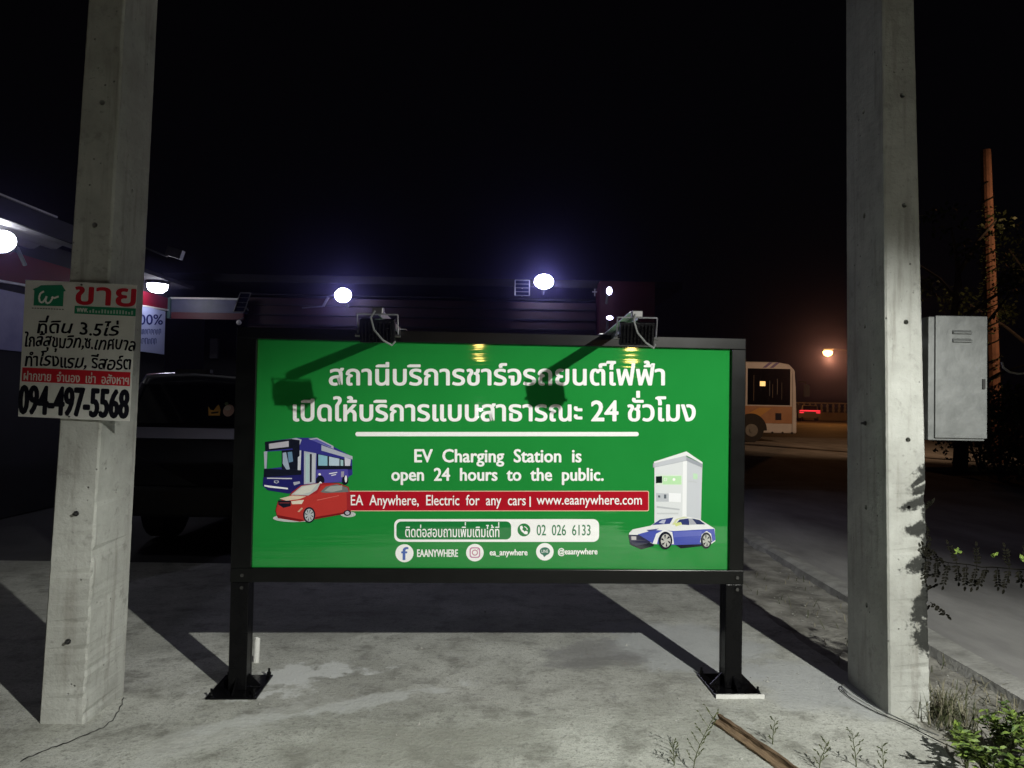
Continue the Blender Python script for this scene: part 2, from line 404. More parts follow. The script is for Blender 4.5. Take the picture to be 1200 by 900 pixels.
mpB = lambda u, v, l: Bw(u, v, l)
WH = M['white']
def onpanel(body, box, mtl=None, bold=0, lift=.0012, nm='lettering'): return lettering(body, mpB, box, mtl or WH, panel, lift, bold, nm)
onpanel('สถานีบริการชาร์จรถยนต์ไฟฟ้า', (386, 423, 778.5, 451.5), bold=.75)
onpanel('เปิดให้บริการแบบสาธารณะ 24 ชั่วโมง', (344, 458.5, 814.5, 493.5), bold=.8)
picture('divider_line', mpB, [((.8, .8, .8), rrect(416.5, 506.2, 748.5, 511.2, 2.4))], panel)
onpanel('EV  Charging  Station  is', (486, 526.5, 681, 546.5), bold=.55)
onpanel('open  24  hours  to  the  public.', (459, 548.5, 707, 568), bold=.55)
picture('red_banner', mpB, [((.75, .45, .35), rrect(400, 575.2, 760.5, 599, 2)), ((.36, .008, .018), rrect(399, 576, 759.7, 598.2, 1.5))], panel, .0010)
onpanel('EA  Anywhere,  Electric  for  any  cars', (411, 580, 616, 596), bold=.12, lift=.0016)
onpanel('|', (620.5, 582, 622, 594), lift=.0016)
onpanel('www.eaanywhere.com', (629, 580, 752, 595), bold=.12, lift=.0016)
picture('contact_box', mpB, [((.8, .8, .8), rrect(462, 608.3, 702, 635, 7)), ((.012, .17, .04), rrect(464.5, 611, 599, 632.2, 6))], panel, .0010)
onpanel('ติดต่อสอบถามเพิ่มเติมได้ที่', (475, 612, 585, 629.5), bold=.15, lift=.0016)
onpanel('02  026  6133', (629, 615, 692, 627.5), mtl=I((.02, .16, .06)), bold=.12, lift=.0016)
# telephone badge
picture('phone_icon', mpB, [((.012, .17, .04), circ(614, 621, 7.6)),
    ((.8, .8, .8), [(609.5, 616.5), (612, 616), (613, 618.8), (611.8, 620), (614.8, 623), (616.2, 621.9), (618.6, 623.4), (618, 626), (615, 626), (611, 622.5), (609.3, 619)]),
    ((.8, .8, .8), [(614.2, 616.6), (616.4, 617.4), (617.9, 619), (618.5, 621), (617.7, 621.1), (616.9, 619.4), (615.8, 618.2), (614.2, 617.5)])], panel, .0016)
picture('social_icon', mpB, [((.8, .8, .8), circ(474, 648.3, 10.6))], panel)
onpanel('f', (470.6, 641.3, 478.2, 656), mtl=I((.06, .12, .38)), bold=.45, lift=.0016)
picture('social_icon', mpB, [((.8, .8, .8), circ(556.5, 647.6, 10.3)), ((.45, .16, .30), rrect(550.3, 641.4, 562.7, 653.8, 3.2)), ((.8, .8, .8), rrect(551.6, 642.7, 561.4, 652.5, 2.4)),
    ((.45, .16, .26), circ(556.5, 647.6, 3.6)), ((.8, .8, .8), circ(556.5, 647.6, 2.4)), ((.45, .16, .30), circ(560, 644.2, .7, n=8))], panel)
picture('social_icon', mpB, [((.8, .8, .8), circ(638.5, 646.6, 10.3)), ((.03, .14, .09), circ(638.5, 646, 6, 4.7)), ((.03, .14, .09), [(636, 650), (641, 650), (637.6, 653)])], panel)
onpanel('LINE', (634.6, 644.2, 642.4, 647.7), lift=.0016)
onpanel('EAANYWHERE', (489, 644, 536.5, 652.5), bold=.25)
onpanel('ea_anywhere', (574, 643.8, 618, 653), bold=.25)
onpanel('@eaanywhere', (654, 642.3, 700, 651.8), bold=.25)

# --- printed bus (zoomed artwork coordinates)
k1 = 120 / 939.
def m1(P): return [(300 + x * k1, 505 + y * k1) for x, y in P]
NV = (.015, .015, .11); NV2 = (.03, .03, .2); DK = (.008, .01, .02); SIL = (.36, .38, .46); LB = (.22, .42, .52); WHT = (.7, .7, .74)
items = [
 (NV2, m1([(85, 100), (370, 62), (560, 62), (880, 235), (885, 400), (850, 420), (830, 470), (600, 480), (430, 545), (300, 575), (110, 545), (62, 505), (70, 400), (85, 330)])),
 (SIL, m1([(85, 105), (370, 64), (420, 80), (400, 130), (330, 155), (85, 180)])),
 (DK, m1([(82, 100), (330, 72), (335, 160), (85, 185)])),
 ((.42, .40, .46), m1([(118, 118), (300, 92), (300, 145), (120, 165)])),
 (SIL, m1([(480, 72), (560, 62), (710, 138), (712, 165), (600, 120)])),
 ((.10, .10, .36), m1([(500, 82), (556, 74), (690, 140), (690, 152), (600, 118)])),
 (SIL, m1([(600, 130), (885, 232), (885, 262), (600, 180)])),
 ((.016, .22, .04), m1([(105, 190), (235, 182), (240, 330), (100, 348)])),
 (SIL, m1([(72, 190), (104, 186), (96, 345), (78, 350)])),
 (DK, m1([(235, 180), (390, 168), (395, 360), (236, 350)])),
 ((.30, .36, .46), m1([(245, 200), (275, 195), (310, 350), (280, 358), (245, 300)])),
 ((.12, .22, .34), m1([(290, 195), (330, 190), (340, 280), (300, 290)])),
 ((.5, .52, .58), m1([(385, 180), (415, 178), (408, 365), (382, 370)])),
 (DK, m1([(330, 75), (400, 85), (400, 230), (385, 240), (335, 165)])),
 (DK, m1([(75, 345), (420, 360), (440, 400), (70, 425)])),
 (NV, m1([(68, 425), (430, 400), (445, 520), (300, 575), (110, 545), (62, 500)])),
 ((.5, .5, .56), m1([(100, 428), (330, 432), (330, 442), (102, 438)])),
 (SIL, m1([(165, 455), (205, 455), (212, 470), (190, 482), (165, 475)])),
 (NV, m1([(175, 460), (198, 460), (200, 470), (188, 476), (175, 470)])),
 (WHT, m1([(75, 495), (290, 522), (295, 536), (130, 520), (78, 508)])),
 ((.35, .36, .45), m1([(340, 470), (400, 462), (405, 480), (350, 500)])),
 (SIL, m1([(440, 185), (552, 205), (545, 480), (440, 490)])),
 ((.35, .48, .50), m1([(455, 205), (490, 210), (488, 470), (455, 475)])),
 (DK, m1([(494, 210), (512, 213), (510, 470), (494, 470)])),
 ((.45, .47, .52), m1([(516, 213), (540, 218), (536, 468), (516, 470)])),
 (NV, m1([(415, 175), (440, 182), (440, 490), (418, 430)])),
 (DK, m1([(560, 210), (840, 265), (840, 350), (560, 350)])),
 (LB, m1([(572, 215), (655, 232), (655, 330), (572, 318)])),
 ((.40, .50, .60), m1([(670, 235), (765, 255), (765, 320), (670, 318)])),
 ((.30, .45, .50), m1([(775, 262), (800, 268), (800, 330), (775, 325)])),
 ((.5, .5, .6), m1([(812, 240), (870, 262), (860, 330), (815, 320)])),
 (DK, m1([(560, 318), (880, 320), (878, 352), (560, 352)])),
 ((.07, .06, .30), m1([(552, 355), (840, 350), (850, 420), (820, 465), (600, 478), (552, 430)])),
 (DK, m1(circ(590, 455, 38, 48))), (WHT, m1(circ(583, 398, 12, 10))),
 (WHT, m1([(668, 388), (745, 376), (745, 384), (672, 396)])), (WHT, m1([(690, 404), (735, 396), (735, 403), (692, 412)])),
 (DK, m1(circ(818, 452, 30, 42))), (WHT, m1(circ(824, 440, 11, 32))),
 ((.28, .26, .34), m1([(780, 372), (808, 370), (806, 420), (780, 425)])),
]
picture('printed_bus', mpB, items, panel, .0011, .00008)
RD = (.42, .035, .03); RD2 = (.30, .02, .025); GG = (.30, .32, .30)
items = [
 ((.45, .47, .46), m1(circ(350, 800, 195, 36))), ((.45, .47, .46), m1(circ(845, 765, 70, 26))),
 (RD2, m1([(180, 730), (200, 650), (300, 600), (330, 560), (410, 500), (590, 475), (760, 478), (850, 515), (870, 600), (870, 750), (790, 765), (540, 810), (400, 832), (200, 800)])),
 (RD, m1([(190, 720), (215, 640), (330, 590), (460, 598), (560, 570), (600, 500), (760, 485), (830, 570), (835, 740), (560, 795), (420, 820), (190, 780)])),
 ((.42, .44, .44), m1([(320, 585), (420, 505), (590, 478), (560, 540), (480, 592), (380, 590)])),
 ((.55, .55, .50), m1([(345, 575), (430, 512), (560, 488), (500, 560), (420, 580)])),
 ((.14, .15, .15), m1([(590, 560), (640, 510), (740, 488), (840, 520), (850, 560), (640, 570)])),
 (GG, m1([(625, 550), (680, 508), (790, 498), (790, 540), (700, 560)])),
 ((.60, .50, .38), m1([(215, 620), (330, 592), (460, 600), (400, 625), (280, 640)])),
 (DK, m1([(205, 635), (320, 640), (318, 690), (250, 705), (205, 675)])),
 ((.16, .03, .03), m1([(215, 655), (310, 655), (308, 664), (215, 664)])),
 ((.65, .58, .48), m1([(322, 645), (440, 632), (420, 670), (330, 672)])),
 ((.52, .30, .22), m1([(380, 740), (420, 700), (430, 712), (395, 745)])),
 ((.55, .12, .10), m1([(560, 632), (760, 590), (760, 596), (560, 640)])),
 ((.16, .01, .012), m1([(190, 770), (430, 815), (430, 828), (200, 800)])),
 ((.16, .01, .012), m1([(545, 790), (830, 742), (830, 756), (545, 806)])),
 (DK, m1(circ(488, 770, 56, 72))), ((.40, .42, .44), m1(circ(488, 772, 42, 58))),
]
for a in range(0, 360, 45): items.append((DK, m1([(488 + 12 * math.cos(R(a)), 772 + 14 * math.sin(R(a))), (488 + 38 * math.cos(R(a + 9)), 772 + 52 * math.sin(R(a + 9))), (488 + 38 * math.cos(R(a + 22)), 772 + 52 * math.sin(R(a + 22)))])))
items += [(DK, m1(circ(838, 752, 34, 26))), ((.4, .38, .45), m1(circ(838, 752, 20, 17))), (WHT, m1([(575, 480), (590, 462), (608, 480)]))]
picture('printed_red_car', mpB, items, panel, .0046, .00006)
k2 = 120 / 831.
def m2(P): return [(730 + x * k2, 520 + y * k2) for x, y in P]
items = [
 ((.62, .64, .66), m2([(256, 150), (510, 130), (642, 170), (632, 640), (256, 640)])),
 ((.50, .52, .56), m2([(516, 140), (644, 185), (632, 640), (516, 620)])),
 ((.74, .75, .77), m2([(488, 140), (520, 140), (516, 610), (482, 610)])),
 ((.60, .68, .60), m2([(268, 250), (480, 255), (480, 335), (268, 335)])),
 ((.42, .66, .38), m2([(322, 262), (474, 262), (474, 330), (322, 330)])), ((.8, .8, .8), m2(circ(414, 290, 12))),
 ((.75, .75, .75), m2(circ(345, 290, 14))), ((.42, .66, .38), m2(circ(345, 290, 9))),
 ((.005, .01, .01), m2([(268, 265), (318, 262), (318, 318), (268, 320)])),
 ((.45, .65, .45), m2([(570, 240), (606, 245), (604, 290), (570, 285)])),
 ((.44, .46, .50), m2([(270, 400), (380, 405), (380, 470), (270, 470)])),
 ((.10, .12, .14), m2([(285, 418), (303, 420), (303, 438), (285, 436)])), ((.10, .12, .14), m2([(333, 412), (352, 412), (352, 445), (333, 445)])),
 ((.76, .77, .80), m2([(372, 398), (470, 404), (470, 475), (372, 470)])),
 ((.42, .44, .47), m2([(275, 505), (460, 528), (460, 540), (275, 520)])), ((.5, .52, .54), m2([(275, 560), (450, 560), (450, 572), (275, 572)])),
 ((.44, .46, .47), m2([(530, 300), (600, 310), (600, 316), (530, 306)])),
 ((.30, .32, .36), m2([(244, 160), (515, 105), (646, 165), (646, 195), (515, 138), (244, 195)])),
 ((.68, .70, .70), m2([(252, 146), (515, 62), (646, 150), (646, 165), (515, 95), (252, 158)])),
 ((.46, .48, .52), m2([(252, 158), (515, 95), (515, 135), (256, 190)])),
]
picture('printed_charger', mpB, items, panel, .0011, .00008)
BLU = (.06, .08, .36); 
items = [
 (DK, m2([(45, 740), (250, 780), (250, 830), (150, 858), (60, 820)])), (DK, m2([(400, 800), (640, 800), (640, 830), (470, 850)])),
 ((.66, .67, .68), m2([(50, 725), (80, 695), (225, 665), (300, 612), (400, 590), (520, 590), (620, 612), (690, 655), (745, 690), (750, 790), (720, 812), (410, 820), (240, 810), (130, 770), (50, 745)])),
 (BLU, m2([(120, 735), (250, 700), (410, 708), (742, 690), (752, 780), (720, 800), (640, 815), (410, 822), (250, 812), (150, 770)])),
 ((.10, .12, .42), m2([(410, 715), (640, 705), (640, 745), (410, 760)])),
 ((.68, .69, .70), m2([(240, 812), (270, 730), (330, 700), (400, 715), (415, 815), (390, 815), (380, 750), (330, 725), (290, 760), (275, 815)])),
 ((.68, .69, .70), m2([(625, 800), (640, 735), (680, 708), (715, 730), (725, 790), (705, 790), (700, 745), (675, 730), (650, 755), (645, 800)])),
 ((.04, .05, .20), m2([(235, 660), (300, 615), (410, 597), (380, 650)])), ((.40, .42, .55), m2([(290, 640), (320, 618), (350, 615), (335, 650)])),
 ((.55, .58, .35), m2([(398, 655), (430, 610), (500, 592), (530, 597), (450, 612), (415, 660)])),
 ((.03, .04, .14), m2([(425, 655), (460, 615), (535, 605), (540, 660)])), ((.35, .36, .40), m2([(530, 605), (590, 610), (600, 655), (545, 658)])),
 ((.03, .04, .10), m2([(560, 606), (620, 618), (670, 655), (600, 655)])),
 ((.55, .60, .25), m2([(415, 645), (470, 635), (480, 655), (430, 672)])),
 ((.06, .07, .22), m2([(190, 700), (295, 688), (260, 705), (210, 712)])),
 ((.02, .02, .05), m2([(50, 738), (130, 740), (230, 800), (110, 830), (60, 810)])), ((.42, .40, .42), m2([(68, 752), (108, 752), (108, 780), (70, 780)])),
 (DK, m2(circ(345, 785, 56, 72))), ((.42, .42, .40), m2(circ(348, 787, 40, 54))), (DK, m2(circ(676, 785, 44, 66))), ((.40, .41, .38), m2(circ(678, 787, 31, 50))),
]
for cx, rx, ry in ((348, 38, 50), (678, 29, 46)):
    for a in range(0, 360, 60): items.append((DK, m2([(cx + .3 * rx * math.cos(R(a)), 787 + .3 * ry * math.sin(R(a))), (cx + rx * math.cos(R(a + 9)), 787 + ry * math.sin(R(a + 9))), (cx + rx * math.cos(R(a + 32)), 787 + ry * math.sin(R(a + 32)))])))
picture('printed_blue_car', mpB, items, panel, .0030, .00006)

# ---- sign floodlights on arms (unlit), one above each half of the board
def sign_flood(xb, zb, tip, label, zt):
    """xb: arm foot on the top rail (board frame); tip (world): end of the arm"""
    foot = base_c + e1 * xb - nrm * 0.0; foot.z = zb
    T = thing('sign_floodlight', label, 'floodlight', foot, 0, 'floodlights over the notice board')
    t = tip - foot; L = t.length; ax = t.normalized()
    side = ax.cross(Vector((0, 0, 1))).normalized(); upv = side.cross(ax)
    Mx = Matrix((side, ax, upv)).transposed().to_4x4()
    b = MB(); b.box(-.018, .018, -.01, L, -.002, .002, Mx); b.box(-.018, -.015, -.01, L, -.030, -.002, Mx); b.build('arm', M['steel'], T)
    b = MB(); b.box(-.045, .045, -.05, .03, -.006, -.002, Mx); b.build('foot_plate', M['steel'], T)
    c = t + Vector((.01, -.01, -.012))
    b = MB(); b.box(c.x - .022, c.x + .022, c.y - .02, c.y + .02, c.z - .012, c.z + .016); b.build('junction_block', M['bolt'], T, .003)
    # housing hangs below the arm tip, lens towards the board
    hw, hh, hd = .070, .047, .02
    hc = c + Vector((0, .0, -.078)); Rt = Matrix.Translation(hc) @ Matrix.Rotation(R(14), 4, 'X')
    b = MB(); b.box(-hw, hw, -hd, hd, -hh, hh, Rt)
    for i in range(9):
        x = -hw + .012 + i * (2 * hw - .024) / 8; b.box(x - .0015, x + .0015, -hd - .016, -hd - .0005, -hh + .008, hh - .008, Rt)
    hs = b.build('housing', M['black'], T, .002)
    b = MB(); b.box(-hw + .008, hw - .008, hd + .0005, hd + .003, -hh + .008, hh - .008, Rt); b.build('lens', M['glass_dark'], hs)
    b = MB(); y0 = -.003
    pth = [(-hw - .012, 0, -.02), (-hw - .012, 0, hh + .02), (0, 0, hh + .02), (hw + .012, 0, hh + .02), (hw + .012, 0, -.02)]
    for p, q in zip(pth[:-1], pth[1:]): b.tube([Rt @ Vector(p), Rt @ Vector(q)], .0032, 6)
    b.build('bracket', M['steel'], T)
    for s in (-1, 1):
        b = MB(); b.tube([Rt @ Vector((s * (hw + .001), 0, -.02)), Rt @ Vector((s * (hw + .022), 0, -.02))], .007, 8); b.build('bolt', M['bolt'], T)
    b = MB(); b.tube([c + Vector((-.01, -.02, 0)), c + Vector((-.02, -.05, -.03)), c + Vector((-.005, -.055, -.08)), c + Vector((.03, -.055, -.12)), c + Vector((.065, -.04, -.14)), hc + Vector((.075, -.02, -.045))], .004, 6); b.build('cable', M['zinc'], T)
    return T
zt = PZ1 + .066
def tip_at(px, py, Y): return at(px, py, Y)
pf = Bw(712, 388); sign_flood(pf.x, zt, tip_at(743, 366, 3.08), 'unlit black floodlight hung on a steel arm over the right half of the green board', zt)
pf = Bw(466, 385); sign_flood(pf.x, zt, tip_at(441, 362, 3.02), 'unlit black floodlight hung on a steel arm over the left half of the green board', zt)

# ================================================================== CONCRETE POLES
def concrete_pole(name, label, base, top, y1, depth, dtop, mtl, holes, cat='utility pole'):
    """base=(xl,xr,yf) at ground, top=(xl,xr,yf,z)"""
    T = thing(name, label, cat, ((base[0] + base[1]) / 2, base[2] + depth / 2, 0), 0, 'square concrete poles beside the notice board')
    o = Vector(T.location)
    ZT = 8.5
    def lerp(z):
        k = z / top[3]; xl = base[0] + (top[0] - base[0]) * k; xr = base[1] + (top[1] - base[1]) * k
        if xr - xl < .1: m = (xl + xr) / 2; xl, xr = m - .05, m + .05
        yf = base[2] + (top[2] - base[2]) * k; d = depth + (dtop - depth) * k
        return xl, xr, yf, max(d, .12)
    b = MB(); ch = .008; zs = [-.15 + (3.9 + .15) * i / 170 for i in range(171)] + [4 + 4.5 * i / 12 for i in range(13)]
    n = 8
    for z in zs:
        xl, xr, yf, d = lerp(z); j = lambda: random.uniform(-.0004, .0004)
        cc = [(xl + ch, yf), (xr - ch, yf), (xr, yf + ch), (xr, yf + d - ch), (xr - ch, yf + d), (xl + ch, yf + d), (xl, yf + d - ch), (xl, yf + ch)]
        chip = [0] * 8
        if z < 1.1:
            for e_ in (1, 2): chip[e_] = random.random() ** 3 * .012
        b.v += [(x - o.x + j() - (chip[k_] if k_ in (1, 2) else 0), y - o.y + j() + chip[k_] * .7, z) for k_, (x, y) in enumerate(cc)]
    for i in range(len(zs) - 1):
        for k in range(n): b.f.append([i * n + k, i * n + (k + 1) % n, (i + 1) * n + (k + 1) % n, (i + 1) * n + k]); b.m.append(0)
    b.f.append(list(range((len(zs) - 1) * n, len(zs) * n))); b.m.append(0); b.f.append(list(range(n))[::-1]); b.m.append(0)
    sh = b.build('shaft', mtl, T)
    cut = MB()
    for face, z, rr, bolt in holes:
        xl, xr, yf, d = lerp(z)
        if face == 'f': c = Vector(((xl + xr) / 2 + .01, yf, z)); a = Vector((0, 1, 0))
        elif face == 'r': c = Vector((xr, yf + d * .5, z)); a = Vector((-1, 0, 0))
        else: c = Vector((xl, yf + d * .5, z)); a = Vector((1, 0, 0))
        c -= Vector((o.x, o.y, 0))
        cut.tube([c - a * .03, c + a * .08], rr, 12)
        if bolt:
            q = MB(); q.tube([c - a * .022, c + a * .03], .006, 6); q.tube([c - a * .006, c + a * .004], .012, 6); q.build('bolt', M['bolt'], T)
    co = cut.build('hole_cutter', mtl, T)
    md = sh.modifiers.new('holes', 'BOOLEAN'); md.object = co; md.solver = 'EXACT'; md.operation = 'DIFFERENCE'
    dg = bpy.context.evaluated_depsgraph_get(); dg.update()
    nm = bpy.data.meshes.new_from_object(sh.evaluated_get(dg)); sh.modifiers.clear(); sh.data = nm
    bpy.data.objects.remove(co)
    return T, lerp
a0 = G(45, 848); b0 = G(98, 849); t0 = at(97, 0, 3.24); t1 = at(141, 0, 3.24)
print('pole L', a0, b0, t0, t1)
YL = (a0.y + b0.y) / 2
POLE_L, LL = concrete_pole('concrete_pole', 'pale square concrete pole left of the board carrying the for-sale placard', (a0.x, b0.x, YL), (t0.x, t1.x, YL, t0.z), YL, .34, .30, M['pole'],
    [('f', .36, .012, 1), ('f', .92, .012, 1), ('f', 1.45, .012, 0), ('f', 2.2, .013, 0), ('f', 2.75, .013, 0), ('r', .5, .009, 0), ('r', 1.0, .009, 0), ('r', 1.9, .009, 0), ('r', 2.4, .009, 0)])
a0 = G(1042, 839); b0 = G(1092, 840); t0 = at(1039, 0, 3.48); t1 = at(1077, 0, 3.48)
print('pole R', a0, b0, t0, t1)
YR = (a0.y + b0.y) / 2
POLE_R, LR = concrete_pole('concrete_pole', 'tall square concrete pole right of the board with a metal box and painted-on leaf shadows', (a0.x, b0.x, YR), (t0.x, t1.x, YR, t0.z), YR, .435, .395, mat_pole('leaf_shaded_concrete', [(.085, 1.17, .06, .03, -.5), (.06, 1.07, .05, .02, -.3), (.03, 1.0, .07, .022, -.4), (.05, .88, .06, .03, -.2), (.085, .95, .03, .07, 0),
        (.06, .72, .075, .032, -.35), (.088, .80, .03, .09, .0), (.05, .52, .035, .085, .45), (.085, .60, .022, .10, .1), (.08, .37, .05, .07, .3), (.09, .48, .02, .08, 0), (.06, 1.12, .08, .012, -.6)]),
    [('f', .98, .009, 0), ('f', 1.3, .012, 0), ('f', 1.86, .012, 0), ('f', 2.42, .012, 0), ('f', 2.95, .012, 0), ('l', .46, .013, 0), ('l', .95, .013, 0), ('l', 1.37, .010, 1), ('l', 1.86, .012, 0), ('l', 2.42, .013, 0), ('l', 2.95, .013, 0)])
# crack around it
b = MB(); pts = [G(x, y, .0025) for x, y in ((22, 893), (50, 880), (78, 870), (100, 861), (120, 853), (134, 842), (141, 828), (147, 815))]
L_ = []; R_ = []
fine = []
for p, q in zip(pts[:-1], pts[1:]):
    for i in range(5): fine.append(p.lerp(q, i / 5) + Vector((random.uniform(-.005, .005), random.uniform(-.006, .006), 0)))
for i, p in enumerate(fine):
    w = .0022 + .0025 * random.random(); L_.append(p + Vector((-w, w, 0))); R_.append(p + Vector((w, -w, 0)))
b.add(L_ + R_, [(i, i + 1, len(L_) + i + 1, len(L_) + i) for i in range(len(L_) - 1)])
tag(b.build('pavement_crack', mat('crack_dark', (.03, .03, .026), None, .95)), kind='structure')

# ---- for-sale placard on the left pole
YP = YL - .022
PO = (100, 40)
def mpP(a, bb, l=0):
    zx = PO[0] + a - .055 * bb; zy = PO[1] + bb + .045 * a
    p = at(10 + zx / 5, 320 + zy / 5, YP); return Vector((p.x, YP - l, p.z))
cen = mpP(325, 400)
PL = thing('for_sale_placard', 'white handwritten for-sale placard with red and green print hung on the left pole', 'sign', (cen.x, cen.y, cen.z))
mpPl = lambda a, bb, l: mpP(a, bb, l) - cen
b = MB(); b.prism([mpPl(0, 0, 0), mpPl(652, 0, 0), mpPl(652, 800, 0), mpPl(0, 800, 0)], (0, .004, 0))
pb = b.build('placard_board', mat('placard_white', (.60, .60, .57), (.50, .50, .47), .5, scale=7, lo=.4, hi=.8), PL)
GI = (.02, .20, .10); RI = (.48, .02, .03); KI = (.01, .01, .015)
def pt(body, box, col, bold=0, slant=0, wob=0, lift=.0012): return lettering(body, mpPl, box, I(col), pb, lift, bold, 'lettering', slant, wob)
picture('house_logo', mpPl, [(GI, [(45, 52), (75, 40), (92, 28), (215, 20), (240, 55), (228, 58), (228, 145), (55, 148), (55, 60)])], pb)
b = MB(); b.flat = True
def stroke(b, mp, pts, w, lift):
    for (x0, y0), (x1, y1) in zip(pts[:-1], pts[1:]):
        dx, dy = x1 - x0, y1 - y0; L = math.hypot(dx, dy) or 1; nx, ny = -dy / L * w / 2, dx / L * w / 2
        lift += .00003
        b.add([mp(x0 + nx, y0 + ny, lift), mp(x1 + nx, y1 + ny, lift), mp(x1 - nx, y1 - ny, lift), mp(x0 - nx, y0 - ny, lift)], [(0, 1, 2, 3)])
stroke(b, mpPl, [(112, 62), (92, 75), (85, 100), (92, 125), (108, 128), (122, 108), (130, 90), (124, 115), (132, 132), (150, 126), (165, 100), (160, 92), (172, 100), (200, 88)], 11, .0014)
b.build('logo_letter', I((.7, .72, .68)), pb)
b = MB(); b.flat = True
for i in range(12):
    x = 46 + i * 16; poly(b, mpPl, [(x, 160), (x + 11, 160), (x + 11, 166), (x, 166)], .001)
b.build('small_print', I((.15, .16, .15)), pb)
pt('ขาย', (298, 26, 648, 128), RI, bold=5)
picture('green_strip', mpPl, [(GI, [(296, 138), (655, 138), (655, 184), (296, 184)])], pb)
pt('www.nineproperty.net' if False else 'www.', (310, 150, 375, 174), (.6, .62, .58), bold=1, lift=.0016)
b = MB(); b.flat = True
for i in range(15):
    x = 384 + i * 17.5; hh = random.choice((18, 14, 22)); poly(b, mpPl, [(x, 175 - hh), (x + 10, 175 - hh), (x + 10, 175), (x, 175)], .0014)
b.build('worn_print', I((.35, .45, .38)), pb)
pt('ที่ดิน 3.5ไร่', (85, 200, 555, 305), KI, bold=2.2, slant=.12, wob=4)
pt('ใกล้สุขุมวิท,ซ.เทศบาล', (8, 298, 655, 412), KI, bold=2.2, slant=.1, wob=4)
pt('ทำโรงแรม, รีสอร์ต', (22, 412, 640, 512), KI, bold=2.2, slant=.1, wob=4)
picture('red_strip', mpPl, [(RI, [(10, 512), (644, 512), (644, 594), (10, 594)])], pb)
pt('ฝากขาย  จำนอง  เช่า  อสังหาฯ', (22, 524, 636, 586), (.62, .55, .52), bold=1, lift=.0016)
pt('094-497-5568', (4, 618, 640, 782), KI, bold=8)
for a, bb in ((330, 14), (300, 788)):
    q = MB(); c = mpPl(a, bb, 0); q.tube([c + Vector((0, -.004, 0)), c + Vector((0, .024, 0))], .004, 8); q.build('nail', M['bolt'], PL)
# taped grey paper tab on the pole under the placard
p0 = at(118, 497, YL - .003)

# ---- electrical box on the right pole
xb = LR(1.5)[1] + .035
c0 = at(1096, 371, YR + .04); c1 = at(1154, 517, YR + .04)
YB = YR + .04
EB = thing('electrical_box', 'grey galvanised electrical box with two louvres fixed to the right pole', 'meter box', ((c0.x + c1.x) / 2, YB + .1, c1.z))
w2 = (c1.x - c0.x) / 2; hB = c0.z - c1.z
b = MB(); b.box(-w2 - .032, w2, -.10, .08, 0, hB); b.build('box_body', M['zinc'], EB, .004)
b = MB(); b.box(-w2 - .004, w2 + .004, -.112, -.1005, .012, hB + .004); door = b.build('door', M['zinc'], EB, .003)
for z in (hB - .085, hB - .125):
    b = MB(); prof = [(0, 0), (-.011, .004), (-.011, .008), (0, .020)]
    b.prism([(-.045, -.1125 + y, z + zz) for y, zz in prof], (.09, 0, 0)); b.build('louvre', M['zinc'], door)
b = MB(); b.box(w2 - .022, w2 - .010, -.12, -.1125, hB * .42, hB * .50); b.build('latch', M['bolt'], door)
b = MB(); b.box(-w2 - .06, -w2 - .033, -.02, .02, .1, .14); b.box(-w2 - .06, -w2 - .033, -.02, .02, hB - .14, hB - .1); b.build('mounting_bracket', M['steel'], EB)

# ---- small white pipe stub behind the left post
g = G(300, 776); o_ = thing('pipe_stub', 'short white plastic pipe stub standing behind the left post', 'pipe', (g.x, g.y, 0))
b = MB(); b.tube([(0, 0, -.02), (.004, 0, .132)], .016, 12, False); b.tube([(.004, 0, .132), (0, 0, -.02)], .012, 12, False); b.build('tube', M['white_pl'], o_)
# ---- splintered plank
g0 = G(841, 846); g1 = G(935, 912); dv = (g1 - g0); Lp = dv.length; ang = math.atan2(dv.y, dv.x)
PK = thing('broken_plank', 'splintered brown timber batten lying on the concrete in front of the right post', 'plank', (g0.x, g0.y, 0), ang)
b = MB(); n = 14
prof = [(-.034, .004), (-.034, .012), (-.004, .020), (-.002, .034), (.012, .036), (.014, .004)]
for i in range(n + 1):
    x = Lp * i / n
    for j, (yy, z) in enumerate(prof):
        sp = (random.uniform(-.012, .03) if i == 0 else 0)
        b.v.append((x + sp, yy + random.uniform(-.003, .003), max(.002, z + random.uniform(-.003, .003))))
for i in range(n):
    for k in range(6): b.f.append([i * 6 + k, i * 6 + (k + 1) % 6, (i + 1) * 6 + (k + 1) % 6, (i + 1) * 6 + k]); b.m.append(0)
b.f.append(list(range(6))[::-1]); b.m.append(0); b.f.append([n * 6 + k for k in range(6)]); b.m.append(0)
b.build('batten', mat('old_timber', (.10, .062, .035), (.27, .185, .11), .85, scale=5, bump=.9, bscale=12, stretch=(1, 9, 9)), PK)

